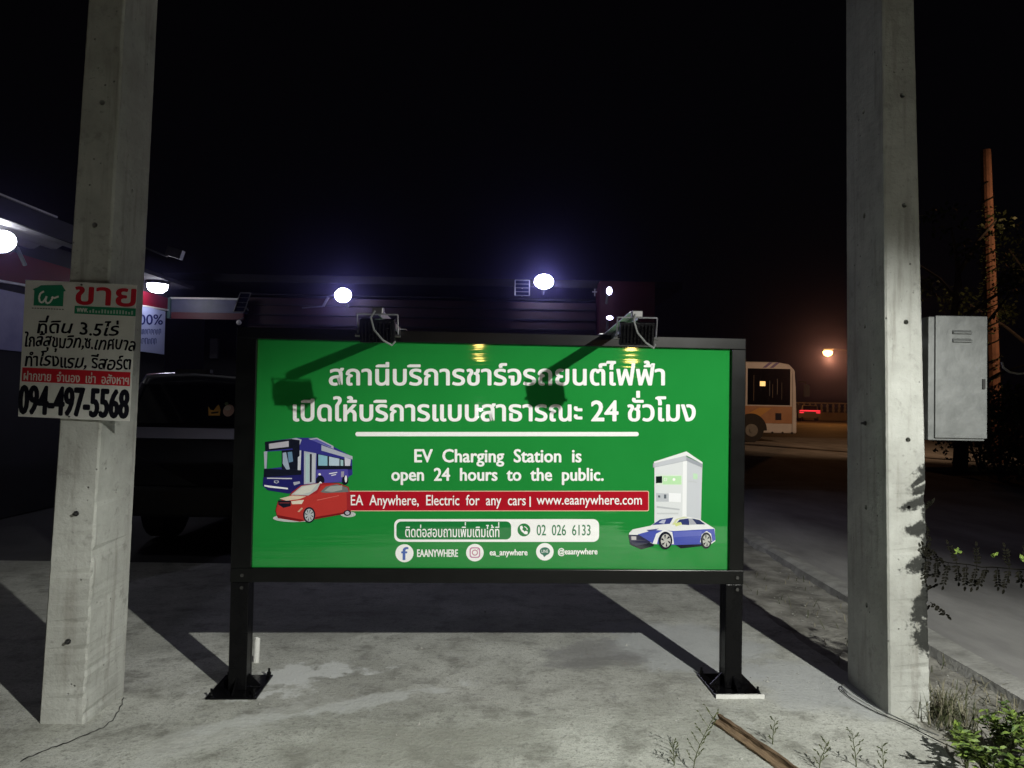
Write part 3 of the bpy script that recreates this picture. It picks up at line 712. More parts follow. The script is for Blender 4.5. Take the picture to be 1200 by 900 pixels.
# ================================================================== PLANTS
def leaf_quad(b, c, d, n, L, w, fold=.25):
    """pointed leaf from c along d, with normal n"""
    d = d.normalized(); s = d.cross(n).normalized(); n = s.cross(d).normalized()
    P = [c, c + d * L * .35 + s * w * .5 + n * L * .05, c + d * L * .75 + s * w * .38 + n * L * .02, c + d * L - n * L * .12, c + d * L * .75 - s * w * .38 + n * L * .02, c + d * L * .35 - s * w * .5 + n * L * .05, c + d * L * .4 - n * w * fold]
    b.add(P, [(0, 1, 6), (1, 2, 6), (2, 3, 6), (3, 4, 6), (4, 5, 6), (5, 0, 6)])
def rnd(a, c): return random.uniform(a, c)
def leafy_plant(px, py, h, spread, stems, label, mtl, leaf=.045, group='leafy weeds on the verge'):
    g = G(px, py); T = thing('leafy_weed', label, 'weed', (g.x, g.y, -.02), 0, group)
    sb = MB(); lb = MB(); lb.flat = True
    for i in range(stems):
        a = rnd(0, 6.28); e = Vector((math.cos(a) * spread * rnd(.3, 1), math.sin(a) * spread * rnd(.3, 1), h * rnd(.55, 1)))
        pts = [Vector((0, 0, 0)), Vector((e.x * .3, e.y * .3, e.z * .5)), Vector((e.x * .7, e.y * .7, e.z * .85)), e]
        sb.tube(pts, [.004, .0035, .0025, .0015], 5)
        for k in range(9):
            tt = .25 + .75 * k / 8; q = tt * 3; j = min(2, int(q)); c = pts[j].lerp(pts[j + 1], q - j)
            for s in (0, 1):
                aa = k * 2.4 + s * 3.14 + rnd(-.4, .4); d = Vector((math.cos(aa), math.sin(aa), rnd(.0, .7)))
                leaf_quad(lb, c, d, Vector((rnd(-.3, .3), rnd(-.3, .3), 1)), leaf * rnd(.35, 1.25), leaf * rnd(.28, .5))
    sb.build('stem', M['leaf_dk'], T); lb.build('foliage', mtl, T)
    return T
leafy_plant(1133, 897, .17, .07, 6, 'bright green leafy weed on the verge, nearer the concrete slab', M['leaf'])
leafy_plant(1180, 886, .26, .14, 11, 'bushy bright green weed at the lower right corner', M['leaf'], .04)
leafy_plant(1215, 905, .28, .16, 12, 'tall green weed cut by the right edge of the photo', M['leaf'], .05)
leafy_plant(1160, 925, .24, .14, 10, 'low green weed cut by the bottom edge of the photo', M['leaf'], .045)
# grass and dead straw on the verge (uncountable)
b = MB(); b.flat = True
def blade(b, p, h, a, lean, w=.004):
    d = Vector((math.cos(a), math.sin(a), 0)); s = Vector((-d.y, d.x, 0)) * w
    p1 = p + d * lean * .35 * h + Vector((0, 0, h * .6)); p2 = p + d * lean * h + Vector((0, 0, h * (1 - .3 * min(1, lean))))
    b.add([p - s, p + s, p1 + s * .8, p1 - s * .8, p2], [(0, 1, 2, 3), (3, 2, 4)])
for i in range(2600):
    x = rnd(1.88, 2.56); yy = rnd(2.6, 6.5)
    dens = .5 + .5 * math.sin(x * 7 + 2) * math.sin(yy * 3.3 + 1)
    if random.random() > dens * (1 if yy < 4.0 else .16) * (1 if x > 2.0 or yy < 3.3 else .3): continue
    b.mi = 0 if random.random() < .55 else 1
    blade(b, Vector((x, yy, -.03)), rnd(.03, .10), rnd(0, 6.28), rnd(.2, 1.6), .0028)
for i in range(260):
    a = rnd(0, 6.28); r = rnd(.0, .13); b.mi = 1 if random.random() < .6 else 0
    blade(b, Vector((2.07 + r * math.cos(a), YR + .12 + r * 1.6 * math.sin(a) - .1, -.02)), rnd(.08, .20), rnd(0, 6.28), rnd(.2, 1.4), .0022)
tag(b.build('verge_grass', [M['leaf_dk'], M['straw']]), 'thin green grass and dead straw on the dirt verge', 'grass', kind='stuff')
# dry weed twigs standing on the slab in front
def twig(px, py, h, label, n=9, lean=.2, sd=0):
    random.seed(sd + px); g = G(px, py)
    T = thing('dry_twig', label, 'twig', (g.x, g.y, 0), 0, 'dry twigs on the concrete')
    b = MB(); tipx = rnd(-lean, lean); pts = [Vector((tipx * h * (k / 5) ** 1.6, rnd(-.004, .004), h * k / 5)) for k in range(6)]
    b.tube(pts, [.0026, .0022, .0019, .0016, .0012, .0007], 5)
    for k in range(n):
        q = .8 + 4 * k / n; j = min(4, int(q)); c = pts[j].lerp(pts[j + 1], q - j); s = 1 if k % 2 else -1
        L = h * rnd(.12, .26); e = c + Vector((s * L * .55, rnd(-.4, .4) * L, L * .8))
        b.tube([c, c.lerp(e, .5) + Vector((s * .004, 0, 0)), e], [.0014, .0012, .0005], 4)
        for m_ in range(3): leaf_quad(b, c.lerp(e, .4 + .3 * m_), Vector((s * rnd(.2, 1), rnd(-.5, .5), rnd(.2, 1))), Vector((0, -1, .3)), rnd(.010, .02), .005)
    b.build('stem', M['leaf_dk'], T)
twig(812, 905, .24, 'tallest dry twig left of the broken plank, leaning left', 11, .5, 3)
twig(790, 897, .10, 'short dry twig left of the tallest one', 6, .5, 5)
twig(905, 872, .12, 'thin dry twig at the far side of the broken plank', 5, .3, 2)
twig(960, 902, .12, 'dry forked twig right of the broken plank', 7, .5, 4)
twig(1003, 898, .15, 'dry forked twig between the plank and the right pole', 7, .5, 8)
twig(1035, 906, .12, 'short dry twig below the right pole at the bottom edge', 6, .5, 11)
random.seed(21)
# litter of pebbles and chips
b = MB()
def pebble(b, p, r):
    vs = [p + Vector((math.cos(a) * r * rnd(.7, 1.2), math.sin(a) * r * rnd(.7, 1.2), 0)) for a in (0, 1.2, 2.5, 3.7, 5)]
    b.add(vs + [p + Vector((0, 0, r * rnd(.5, .9)))], [(i, (i + 1) % 5, 5) for i in range(5)] + [(4, 3, 2, 1, 0)])
for i in range(420):
    t_ = random.random()
    if t_ < .55: p = Vector((rnd(.6, 1.85), rnd(2.6, 4.2), .001))
    else: p = Vector((rnd(-2.4, 1.8), rnd(2.6, 5.5), .001))
    pebble(b, p, rnd(.0015, .006) if random.random() < .95 else .010)
for i in range(420): pebble(b, Vector((rnd(1.85, 2.6), rnd(2.6, 7), -.026)), rnd(.002, .009))
tag(b.build('grit', M['kerb']), 'scattered grit and small stones on the concrete', 'gravel', kind='stuff')
# dead wires along the slab edge to the right pole foot
def wire(name, label, pxs, r, mtl, cat, group=None, z=.006):
    p = [G(x, y, z + rnd(0, .012)) for x, y in pxs]; fine = []
    for i in range(len(p) - 1):
        a = p[max(i - 1, 0)]; q = p[i]; c = p[i + 1]; d = p[min(i + 2, len(p) - 1)]
        for k in range(6):
            t = k / 6; fine.append(.5 * ((2 * q) + (c - a) * t + (2 * a - 5 * q + 4 * c - d) * t * t + (3 * q - a - 3 * c + d) * t ** 3))
    fine.append(p[-1]); b = MB(); b.tube(fine, r, 6)
    return tag(b.build(name, mtl, None, smooth=True), label, cat, group)
wire('loose_cable', 'grey cable looped at the foot of the right pole and running along the slab edge', [(992, 812), (986, 806), (989, 803), (1000, 812), (1020, 825), (1045, 838), (1075, 852), (1100, 862)], .003, M['zinc'], 'cable')
wire('loose_cable', 'thin dark cable beside the grey one along the slab edge', [(985, 808), (1000, 820), (1030, 836), (1060, 848), (1095, 866), (1135, 884)], .0025, M['rubber'], 'cable')

# creeping vine from the right pole towards the right edge
V0 = at(1086, 655, 3.50); V1 = at(1225, 668, 3.10)
VN = thing('dry_vine', 'dark dry creeper with small leaflets running right from the pole', 'vine', (V0.x, V0.y, V0.z))
b = MB(); pts = [Vector((0, 0, 0)).lerp(V1 - V0, k / 10) + Vector((0, rnd(-.01, .01), rnd(-.004, .004) - .012 * math.sin(k / 10 * 3.14))) for k in range(11)]
b.tube(pts, .0024, 5); b.build('stem', M['vine'], VN)
lb = MB(); lb.flat = True
def frond(c, d, n, L):
    d = d.normalized(); tip = c + d * L; lb.tube([c, c.lerp(tip, .5) + Vector((.004, 0, 0)), tip], [.0018, .0016, .0008], 4)
    for k in range(n):
        q = c.lerp(tip, .15 + .85 * k / n)
        for s in (-1, 1):
            leaf_quad(lb, q, Vector((s, rnd(-.4, .4), 0)) + d * rnd(.2, .7), Vector((rnd(-.3, .3), -1, rnd(-.2, .3))), rnd(.012, .024), rnd(.008, .013))
    leaf_quad(lb, tip, d, Vector((0, -1, 0)), .025, .013)
for k in range(11):
    q = .2 + 9.6 * k / 11; j = int(q); c = pts[j].lerp(pts[j + 1], q - j)
    if k % 5 in (0, 3): frond(c, Vector((rnd(-.5, .5), 0, 1)), 6, rnd(.05, .10))
    frond(c, Vector((rnd(-.35, .25), rnd(-.2, .2), -1)), 7, rnd(.05, .11))
lb.build('foliage', M['vine'], VN)
frg = MB(); frg.flat = True
for c in (Vector((.62, -.0, .01)), Vector((.45, 0, .03)), Vector((.2, 0, .05))):
    for k in range(5): leaf_quad(frg, c * (V1 - V0).length / .68, Vector((rnd(-1, 1), rnd(-.4, .1), rnd(-.4, .8))), Vector((rnd(-.2, .2), -1, .4)), .024, .013)
frg.build('young_leaves', M['leaf'], VN)
# fronds of the same kind clinging to the right-hand side of the pole
FR = thing('dry_fern', 'black dried fern fronds clinging to the right edge of the right pole', 'fern', (LR(.9)[1], YR, .5))
lb = MB(); lb.flat = True
for k in range(10):
    z = rnd(-.1, .5); frond(Vector((.008, rnd(-.02, .12), z)), Vector((rnd(-.25, .5), rnd(-.3, .1), rnd(-1, .3))), 7, rnd(.05, .10))
lb.build('foliage', M['vine'], FR)

# ---------------- shrubs and trees at the right
def blob_leaves(b, c, r, n, L, flat=1.0):
    for i in range(n):
        u = Vector((rnd(-1, 1), rnd(-1, 1), rnd(-1, 1)))
        if u.length > 1 or u.length < .35: continue
        p = c + Vector((u.x * r, u.y * r, u.z * r * flat)); d = Vector((rnd(-1, 1), rnd(-1, 1), rnd(-1, .6)))
        nrm_ = Vector((rnd(-1, 1), rnd(-1, 1), rnd(-1, 1)))
        s = d.normalized().cross(nrm_).normalized() * L * .25; d = d.normalized() * L
        b.add([p, p + d * .5 + s, p + d, p + d * .5 - s], [(0, 1, 2, 3)])
def tree(x, y, h, cr, label, n=26, group='trees along the dark road', name='roadside_tree', L=.16):
    T = thing(name, label, 'tree', (x, y, -.03), 0, group)
    b = MB(); tr = [Vector((0, 0, 0)), Vector((rnd(-.1, .1), rnd(-.1, .1), h * .3)), Vector((rnd(-.25, .25), rnd(-.2, .2), h * .6)), Vector((rnd(-.3, .3), 0, h * .85))]
    b.tube(tr, [h * .028, h * .022, h * .014, h * .006], 9)
    ends = []
    for i in range(9):
        s = tr[1].lerp(tr[3], i / 9); a = i * 2.4; e = s + Vector((math.cos(a) * cr * rnd(.5, .95), math.sin(a) * cr * rnd(.5, .95), h * rnd(.05, .25)))
        b.tube([s, s.lerp(e, .5) + Vector((0, 0, .12)), e], [h * .009, h * .006, h * .003], 6); ends += [e, s.lerp(e, .6)]
    b.build('trunk', M['bark'], T)
    b = MB(); b.flat = True
    for i in range(n):
        c = random.choice(ends) + Vector((rnd(-.4, .4), rnd(-.4, .4), rnd(-.3, .6))) * cr * .4
        blob_leaves(b, c, cr * rnd(.16, .34), 150, L, .7)
    b.build('crown', M['leaf_tree'], T)
random.seed(5)
tree(18.4, 25.5, 9.0, 2.6, 'dark tree behind the orange-lit post at the right edge', 34)
tree(10.6, 17.5, 6.0, 1.8, 'thin dark tree just right of the right concrete pole', 12)
def shrub(x, y, h, r, label):
    T = thing('dark_shrub', label, 'shrub', (x, y, -.03), 0, 'dark shrubs beyond the road')
    b = MB()
    for i in range(6):
        a = i * 1.05; b.tube([(0, 0, 0), (math.cos(a) * r * .3, math.sin(a) * r * .3, h * .45), (math.cos(a) * r * .6, math.sin(a) * r * .6, h * .75)], [.03, .02, .008], 5)
    b.build('stem', M['bark'], T)
    b = MB(); b.flat = True
    for i in range(16): blob_leaves(b, Vector((rnd(-.7, .7) * r, rnd(-.7, .7) * r, h * rnd(.12, .85))), r * .45, 170, .12, .8)
    b.build('crown', M['leaf_tree'], T)
for i, (x, y, h, r, l) in enumerate([(9.1, 11.6, 1.7, .95, 'dark shrub at the right edge beyond the road'), (9.7, 13.4, 2.0, 1.1, 'dark shrub below the metal box beyond the road'),
        (10.3, 15.6, 2.1, 1.2, 'dark shrub just right of the right pole beyond the road'), (11.4, 18.0, 2.3, 1.3, 'dark shrub at the foot of the orange-lit post')]):
    shrub(x, y, h, r, l)

# ================================================================== FAR RIGHT: post, bus, car, lamp, fence
# orange-lit utility post wrapped with creeper
p0 = at(1163, 430, 20); p1 = at(1155, 176, 20)
UPO = thing('utility_post', 'orange-lit concrete post wrapped in creeper far right', 'utility pole', (p0.x, 20, 0))
b = MB(); tx = (p1.x - p0.x) / (p1.z - p0.z); zt_ = p1.z
x_b = -tx * p0.z
b.tube([(x_b, 0, -.05), (x_b + tx * zt_ * .5, 0, zt_ * .5), (x_b + tx * zt_, 0, zt_)], [.19, .16, .125], 12); b.build('shaft', mat('orange_lit_concrete', (.09, .04, .02), (.15, .065, .035), .85, scale=5, bump=.5), UPO)  # orange of the street light is put into the concrete colour
b = MB(); pts = []
for k in range(150):
    z = .5 + (zt_ - 1.4) * k / 149; a = k * .62; r = .185 - .04 * z / zt_; pts.append((x_b + tx * z + r * math.cos(a), r * math.sin(a), z))
b.tube(pts, .022, 5)
lf = MB(); lf.flat = True
for k in range(420):
    z = rnd(.4, zt_ - 1.3) if k < 260 else rnd(3.6, zt_ - 2.2); a = rnd(0, 6.28); d = Vector((math.cos(a), math.sin(a), rnd(-.8, .3)))
    leaf_quad(lf, Vector((x_b + tx * z + .17 * math.cos(a), .17 * math.sin(a), z)), d, Vector((0, 0, 1)), rnd(.06, .12), .07)
cr = b.build('creeper', M['vine'], UPO); lf.build('creeper_leaves', M['leaf_tree'], UPO)
# white cable drooping at the right edge
b = MB(); Yc = 9.0
pts = [at(x, y, Yc) for x, y in ((1174, 424), (1176, 431), (1183, 436), (1193, 438), (1206, 437), (1240, 428))]
b.tube(pts, .014, 6); tag(b.build('hanging_cable', M['white_pl'], None, smooth=True), 'pale cable end drooping in front of the dark trees at the right edge', 'cable')

# bus
BX1 = at(934, 480, 29).x; BL = 10.5; BY = 29; BZ = at(900, 424, 29).z
BUS = thing('city_bus', 'parked white and orange bus seen side-on behind the board', 'bus', (BX1, BY, 0))
WB = mat('bus_white', (.72, .72, .74), (.64, .63, .65), .35, scale=2); OB = mat('bus_orange', (.50, .26, .13), (.42, .20, .09), .4, scale=2)
b = MB(); z0 = .38
prof = [(0, z0), (0, 1.0), (-.04, 2.2), (-.10, BZ - .30), (-.32, BZ - .08), (-.8, BZ)]
outl = prof + [(-BL + .6, BZ), (-BL + .1, BZ - .2), (-BL, 1.5), (-BL, z0)]
b.prism([(x, 0, z) for x, z in outl], (0, 2.45, 0)); body = b.build('body', WB, BUS, .05)
zz = lambda py: at(900, py, 29).z
b = MB(); b.box(-BL + .02, -.20, -.018, -.002, zz(496), zz(476)); b.build('side_panel', OB, BUS)
b = MB(); b.prism([(x, -.028, z) for x, z in ((-2.6, zz(496)), (-1.8, zz(496)), (-1.0, zz(478)), (-1.5, zz(478)))], (0, .008, 0)); b.build('painted_stripe', mat('bus_yellow', (.62, .32, .06), None, .4), BUS)
for i in range(5):
    x1 = -.28 - i * 1.75; b = MB(); b.box(x1 - 1.66, x1, -.022, -.003, zz(474.5), zz(432)); w = b.build('window', M['glass_dark'], BUS)
for s in (0, 1):
    b = MB(); x = -.95 - s * .28; b.prism([(x, -.012, zz(431)), (x - .14, -.012, zz(431)), (x + .12, -.012, zz(424.5)), (x + .26, -.012, zz(424.5))], (0, .006, 0)); b.build('roof_stripe', mat('bus_purple_%s' % ('a', 'b')[s], (.16, .12, .40), None, .4), BUS)
b = MB(); b.box(-.19, -.11, -.03, -.002, z0 + .05, BZ - .35); b.build('corner_post', WB, BUS)
for x in (at(880, 500, 29).x - BX1, -BL + 2.4):
    b = MB(); ang = [math.pi * k / 16 for k in range(17)]
    b.prism([(x + .62 * math.cos(a), -.030, .48 + .66 * math.sin(a)) for a in ang], (0, .020, 0)); b.build('wheel_arch', M['rubber'], BUS)
    b = MB(); b.tube([(x, -.065, .48), (x, .25, .48)], .48, 24); wh = b.build('wheel', M['rubber'], BUS)
    b = MB(); b.tube([(x, -.085, .48), (x, -.067, .48)], .25, 16); b.tube([(x, -.11, .48), (x, -.086, .48)], .09, 10); b.build('rim', M['zinc'], wh)
b = MB(); b.box(-.85, -.62, -.032, -.019, zz(492), zz(484)); b.build('emblem', I((.04, .04, .06)), BUS)
for px in (905, 917, 928):
    x = at(px, 508, 29).x - BX1; b = MB(); b.tube([(x, -.02, zz(507)), (x, -.001, zz(507))], .045, 10); b.build('side_marker', M['rubber'], BUS)
q = at(879, 450, 29)
b = MB(); b.box(-1.47, -1.26, -.028, -.0235, zz(452.5), zz(447)); b.build('warm_window_glint', mat('warm_glow', (.8, .6, .3), None, .5, emit=(1, .62, .22), estr=1.2), BUS)  # small glowing plate stands in for a warm glint inside the bus
b = MB(); b.tube([(.02, -.02, zz(447)), (.28, -.1, zz(447)), (.3, -.12, zz(455))], .03, 6); b.box(.2, .42, -.18, -.1, zz(464), zz(450)); b.build('mirror', M['rubber'], BUS)
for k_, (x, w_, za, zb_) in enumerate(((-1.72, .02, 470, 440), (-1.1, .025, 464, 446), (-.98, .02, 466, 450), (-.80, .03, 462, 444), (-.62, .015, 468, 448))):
    b = MB(); b.box(x, x + w_, -.027, -.0235, zz(za), zz(zb_)); b.build('glint_strip', mat('painted_glint_%s' % 'abcde'[k_], ((.10, .07, .03), (.05, .07, .10), (.09, .07, .04), (.06, .06, .06), (.08, .08, .07))[k_], None, .5), BUS)  # thin coloured strips paint the faint reflections on the window glass
# far car with red tail lamps
g = at(949, 492, 72)
CAR = thing('far_car', 'distant car with a glowing red tail light bar beyond the bus', 'car', (g.x, 72, 0))
b = MB(); b.prism([(-1.1, 0, .3), (1.1, 0, .3), (1.15, 0, .95), (.85, 0, 1.1), (.7, 0, 1.55), (-.7, 0, 1.6), (-.85, 0, 1.1), (-1.15, 0, .95)], (0, 4.2, 0)); b.build('body', mat('silver_paint', (.35, .33, .32), None, .3, .5), CAR, .05)
b = MB(); b.box(-.66, .66, -.012, -.002, 1.12, 1.5); b.build('rear_window', M['glass_dark'], CAR)
TL = mat('tail_lamp_red', (.3, .01, .01), None, .4, emit=(1, .03, .05), estr=1.6)
b = MB(); b.box(-1.0, 1.0, -.03, -.013, .97, 1.08); b.build('tail_light', TL, CAR)
for s in (-1, 1):
    b = MB(); b.tube([(s * .85, .3, .32), (s * .6 + s * .05, .3, .32)], .32, 16); b.build('wheel', M['rubber'], CAR)
    b = MB(); b.box(s * .8 - .2, s * .8 + .2, -.03, -.013, .80, .88); b.build('reflector', TL, CAR)
# street lamp
p = at(970, 412, 62)
SL = thing('street_lamp', 'glowing orange street lamp between the bus and the right pole', 'street lamp', (p.x + 2.15, 62, 0))
b = MB(); b.tube([(0, 0, 0), (0, 0, p.z - .4), (-.15, 0, p.z + .1), (-1.7, 0, p.z + .25)], [.12, .08, .06, .04], 8); b.build('column', mat('lamp_column', (.012, .012, .012), None, .6), SL)
b = MB(); b.box(-2.5, -1.7, -.16, .16, p.z + .12, p.z + .26); b.build('lamp_head', M['zinc'], SL, .03)
b = MB()
for i in range(7):
    for k in range(12):
        t = math.pi * i / 6; a = 2 * math.pi * k / 12; b.v.append((-2.15 + .42 * math.sin(t) * math.cos(a), .25 * math.sin(t) * math.sin(a), p.z - .03 + .36 * math.cos(t) * (1 if math.cos(t) < 0 else .35)))
for i in range(6):
    for k in range(12): b.f.append([i * 12 + k, i * 12 + (k + 1) % 12, (i + 1) * 12 + (k + 1) % 12, (i + 1) * 12 + k]); b.m.append(0)
b.build('bulb', mat('sodium_bulb', (1, .7, .3), None, .5, emit=(1, .50, .14), estr=14), SL)
lamp('street_lamp_light', 'POINT', (p.x, 61.6, p.z - .6), 1000, (1, .40, .10), .25)
# fence of balusters
fa = at(925, 489, 78); fb = at(1075, 491, 78)
FN = thing('far_fence', 'distant orange-lit wall with a baluster railing beyond the bus', 'fence', (fa.x, 78, 0))
Lf = fb.x - fa.x
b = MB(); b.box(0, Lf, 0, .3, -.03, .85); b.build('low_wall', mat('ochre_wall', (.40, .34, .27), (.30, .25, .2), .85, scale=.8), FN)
b = MB(); b.box(0, Lf, .05, .25, 1.75, 1.9); b.build('top_rail', M['kerb'], FN)
k = 0; x = .35
while x < Lf - .2:
    b = MB(); b.tube([(x, .15, .851), (x, .15, 1.05), (x, .15, 1.3), (x, .15, 1.55), (x, .15, 1.749)], [.07, .17, .10, .15, .07], 8); b.build('baluster', M['kerb'], FN); x += .62
    k += 1

# ================================================================== LEFT: shop, canopy, signs, vehicles
RW = mat('red_fascia', (.17, .006, .018), (.13, .005, .014), .5, scale=3)
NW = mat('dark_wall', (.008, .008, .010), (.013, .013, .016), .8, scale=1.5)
SH = thing('shop_building', 'dark low shop building with red and blue fascia behind the board', 'building', (-5.8, 8, 0))
SHO = Vector((-5.8, 8, 0))
def sb(name, x0, x1, y0, y1, z0, z1, m_, parent=None, bev=0):
    b = MB(); b.box(x0 - SHO.x, x1 - SHO.x, y0 - SHO.y, y1 - SHO.y, z0, z1); return b.build(name, m_, parent or SH, bev)
XE = atx(196, 380, -5.8)
YE = XE.y; print('wall end', YE)
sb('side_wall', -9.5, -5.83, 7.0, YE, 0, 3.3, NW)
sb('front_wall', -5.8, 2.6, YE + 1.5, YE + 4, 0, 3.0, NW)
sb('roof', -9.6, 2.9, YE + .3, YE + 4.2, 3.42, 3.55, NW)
zb = at(240, 374, YE).z; zt2 = at(240, 351, YE).z
for nm_, za, zb_, zc, zd, x0_, x1_, mm_ in (('red_band', 2.66, 2.885, 3.07, 3.07, -5.829, -5.79, RW), ('band_edge', 2.63, 2.86, 2.657, 2.882, -5.828, -5.775, M['white_pl'])):
    b = MB(); b.prism([(x0_ - SHO.x, -1.0, za), (x0_ - SHO.x, YE - 8.02, zb_), (x0_ - SHO.x, YE - 8.02, zd), (x0_ - SHO.x, -1.0, zc)], (x1_ - x0_, 0, 0)); b.build(nm_, mm_, SH)
RW.node_tree.nodes['Principled BSDF'].inputs['Specular IOR Level'].default_value = .1
PAN = mat('poster_blue_white', (.16, .16, .36), (.28, .28, .48), .5, scale=1.4)
sb('wall_poster', -5.8295, -5.80, 7.0, 9.1, 1.93, 2.61, PAN)
# fascia running right behind the board
fx1 = at(285, 360, YE).x
sb('fascia_panel', -5.74, fx1, YE, YE + .06, zb + .11, zt2, mat('fascia_blue', (.10, .105, .22), (.02, .035, .05), .45, scale=.9))
sb('fascia_strip', -5.74, fx1, YE - .005, YE + .06, zb, zb + .108, mat('fascia_dark_red', (.07, .003, .008), None, .5))
sb('fascia_trim', -5.76, fx1, YE - .02, YE + .05, zt2 + .002, zt2 + .03, M['white_pl'])
sb('end_panel', -5.80, -5.745, YE - .03, YE + .08, zb, zt2 + .02, mat('end_panel_green', (.04, .09, .09), None, .5))
zr = at(600, 352, YE).z
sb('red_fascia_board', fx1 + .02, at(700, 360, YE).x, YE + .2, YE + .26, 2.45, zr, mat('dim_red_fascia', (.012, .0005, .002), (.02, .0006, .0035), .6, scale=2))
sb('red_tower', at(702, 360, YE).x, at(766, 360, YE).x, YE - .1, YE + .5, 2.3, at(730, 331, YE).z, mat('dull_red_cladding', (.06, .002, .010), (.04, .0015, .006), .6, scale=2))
for k in range(5):
    z = 2.5 + .17 * k
    sb('ledge', fx1 + .02, at(699, 360, YE).x, YE + .16, YE + .198, z, z + .018, NW)
for k, px in enumerate((300, 420, 560, 680)):
    x = at(px, 400, YE).x; sb('column', x - .1, x + .1, YE + .3, YE + .5, 0, 2.44, NW)
sb('utility_panel', at(206, 400, YE).x, at(216, 400, YE).x, YE + 1.40, YE + 1.495, at(210, 419, YE + 1.4).z, at(210, 396, YE + 1.4).z, mat('grey_plate', (.16, .16, .2), None, .5))
# sign with dark figures on the side wall
SG = thing('promo_sign', 'pale blue hanging sign reading 100% on the shop side wall', 'sign', (-5.78, 10.5, 2.4))
ys0 = 9.6; ys1 = YE - .12
b = MB(); b.box(-.045, .0, ys0 - 10.5, ys1 - 10.5, 2.12 - 2.4, 2.835 - 2.4); sp = b.build('sign_face', mat('pale_blue_sign', (.42, .47, .78), (.50, .55, .82), .5, scale=2), SG)
def mpS(u, v, l):
    q = atx(u, v, -5.78 + .0); return Vector((l, q.y - 10.5, q.z - 2.4))
for tx_, bx in (('100%', (157, 368.5, 190.5, 380.5)),):
    lettering(tx_, mpS, bx, I((.03, .04, .20)), sp, .003, .25)
b = MB(); b.flat = True; random.seed(3)
for row, (y0, y1, xa, xz) in enumerate(((385.5, 391.5, 160, 189), (396.5, 403, 159, 183))):
    x = xa
    while x < xz:
        w = rnd(1.4, 2.6); dy = (x - 160) * .03; yy = y0 + rnd(-.6, .6) + dy
        stroke(b, mpS, [(x, y1 + dy), (x, yy), (x + w, yy), (x + w, y1 + dy - rnd(0, 2))], .8, .003); x += w + 1.5
b.build('blurred_lettering', I((.06, .08, .28)), sp)
# round eave lamp
def disc_lamp(name, label, px, py, Y, rx, rz_, strength, cat='lamp', tilt=0, group=None, col=(.72, .70, 1.0), depth=.05, back=None):
    p = at(px, py, Y); T = thing(name, label, cat, (p.x, p.y, p.z), 0, group)
    Rm = Matrix.Rotation(tilt, 4, 'X')
    b = MB(); n = 24
    rings = ((1.0, 0.0), (.85, -depth * .45), (.5, -depth * .85), (.12, -depth))
    for s, y_ in rings: b.v += [tuple(Rm @ Vector((s * rx * math.cos(2 * math.pi * k / n), y_, s * rz_ * math.sin(2 * math.pi * k / n)))) for k in range(n)]
    for i in range(3):
        for k in range(n): b.f.append([i * n + k, i * n + (k + 1) % n, (i + 1) * n + (k + 1) % n, (i + 1) * n + k]); b.m.append(0)
    b.f.append([3 * n + k for k in range(n)]); b.m.append(0)
    b.build('lens', mat(name + '_glow', (1, 1, 1), None, .5, emit=col, estr=strength), T, smooth=True)
    b = MB(); b.tube([Rm @ Vector((0, .002, 0)), Rm @ Vector((0, .07, 0))], min(rx, rz_) * .95, 20); b.build('housing', M['rubber'], T)
    b = MB(); b.tube([Rm @ Vector((0, .05, 0)), Rm @ Vector((0, .22, -.02)), Rm @ Vector((0, .34, -.16))], .02, 6); b.build('bracket', M['zinc'], T)
    return T
FG = 'white floodlights lit along the shop front'
disc_lamp('floodlight', 'round white lit floodlight left of centre above the board', 402, 346, YE - .3, .135, .115, 120, 'floodlight', group=FG)
disc_lamp('floodlight', 'brightest white lit floodlight above the middle of the board', 637.5, 330, YE - .3, .155, .118, 150, 'floodlight', group=FG)
disc_lamp('floodlight', 'small slanted lit lamp on the dull red tower above the board', 714, 341, YE - .45, .045, .065, 14, 'floodlight', group=FG)
disc_lamp('floodlight', 'lowest small lit lamp on the red tower, just over the board edge', 714.5, 372.5, YE - .45, .055, .035, 8, 'floodlight', group=FG)
# eave lamp facing down
p = at(184.5, 338, YE - .9); T = thing('eave_lamp', 'oval white lit lamp under the eave above the 100% sign', 'lamp', p)
b = MB(); n = 24
for s, z in ((1, 0), (.9, -.07), (.6, -.115), (.2, -.13)): b.v += [(s * .155 * math.cos(2 * math.pi * k / n), s * .155 * math.sin(2 * math.pi * k / n), z + .06) for k in range(n)]
for i in range(3):
    for k in range(n): b.f.append([i * n + k, i * n + (k + 1) % n, (i + 1) * n + (k + 1) % n, (i + 1) * n + k]); b.m.append(0)
b.f.append([3 * n + k for k in range(n)]); b.m.append(0)
b.build('lens', mat('eave_glow', (1, 1, 1), None, .5, emit=(.9, .9, 1), estr=22), T, smooth=True)
b = MB(); b.tube([(0, 0, .062), (0, 0, .11)], .17, 20); b.build('rim', M['rubber'], T)
b = MB(); ez = p.z + .11; b.box(-5.8 - SHO.x - .5, -5.8 - SHO.x + .46, YE - 2.2 - 8, YE - .05 - 8, ez, ez + .06); b.build('eave', NW, SH)
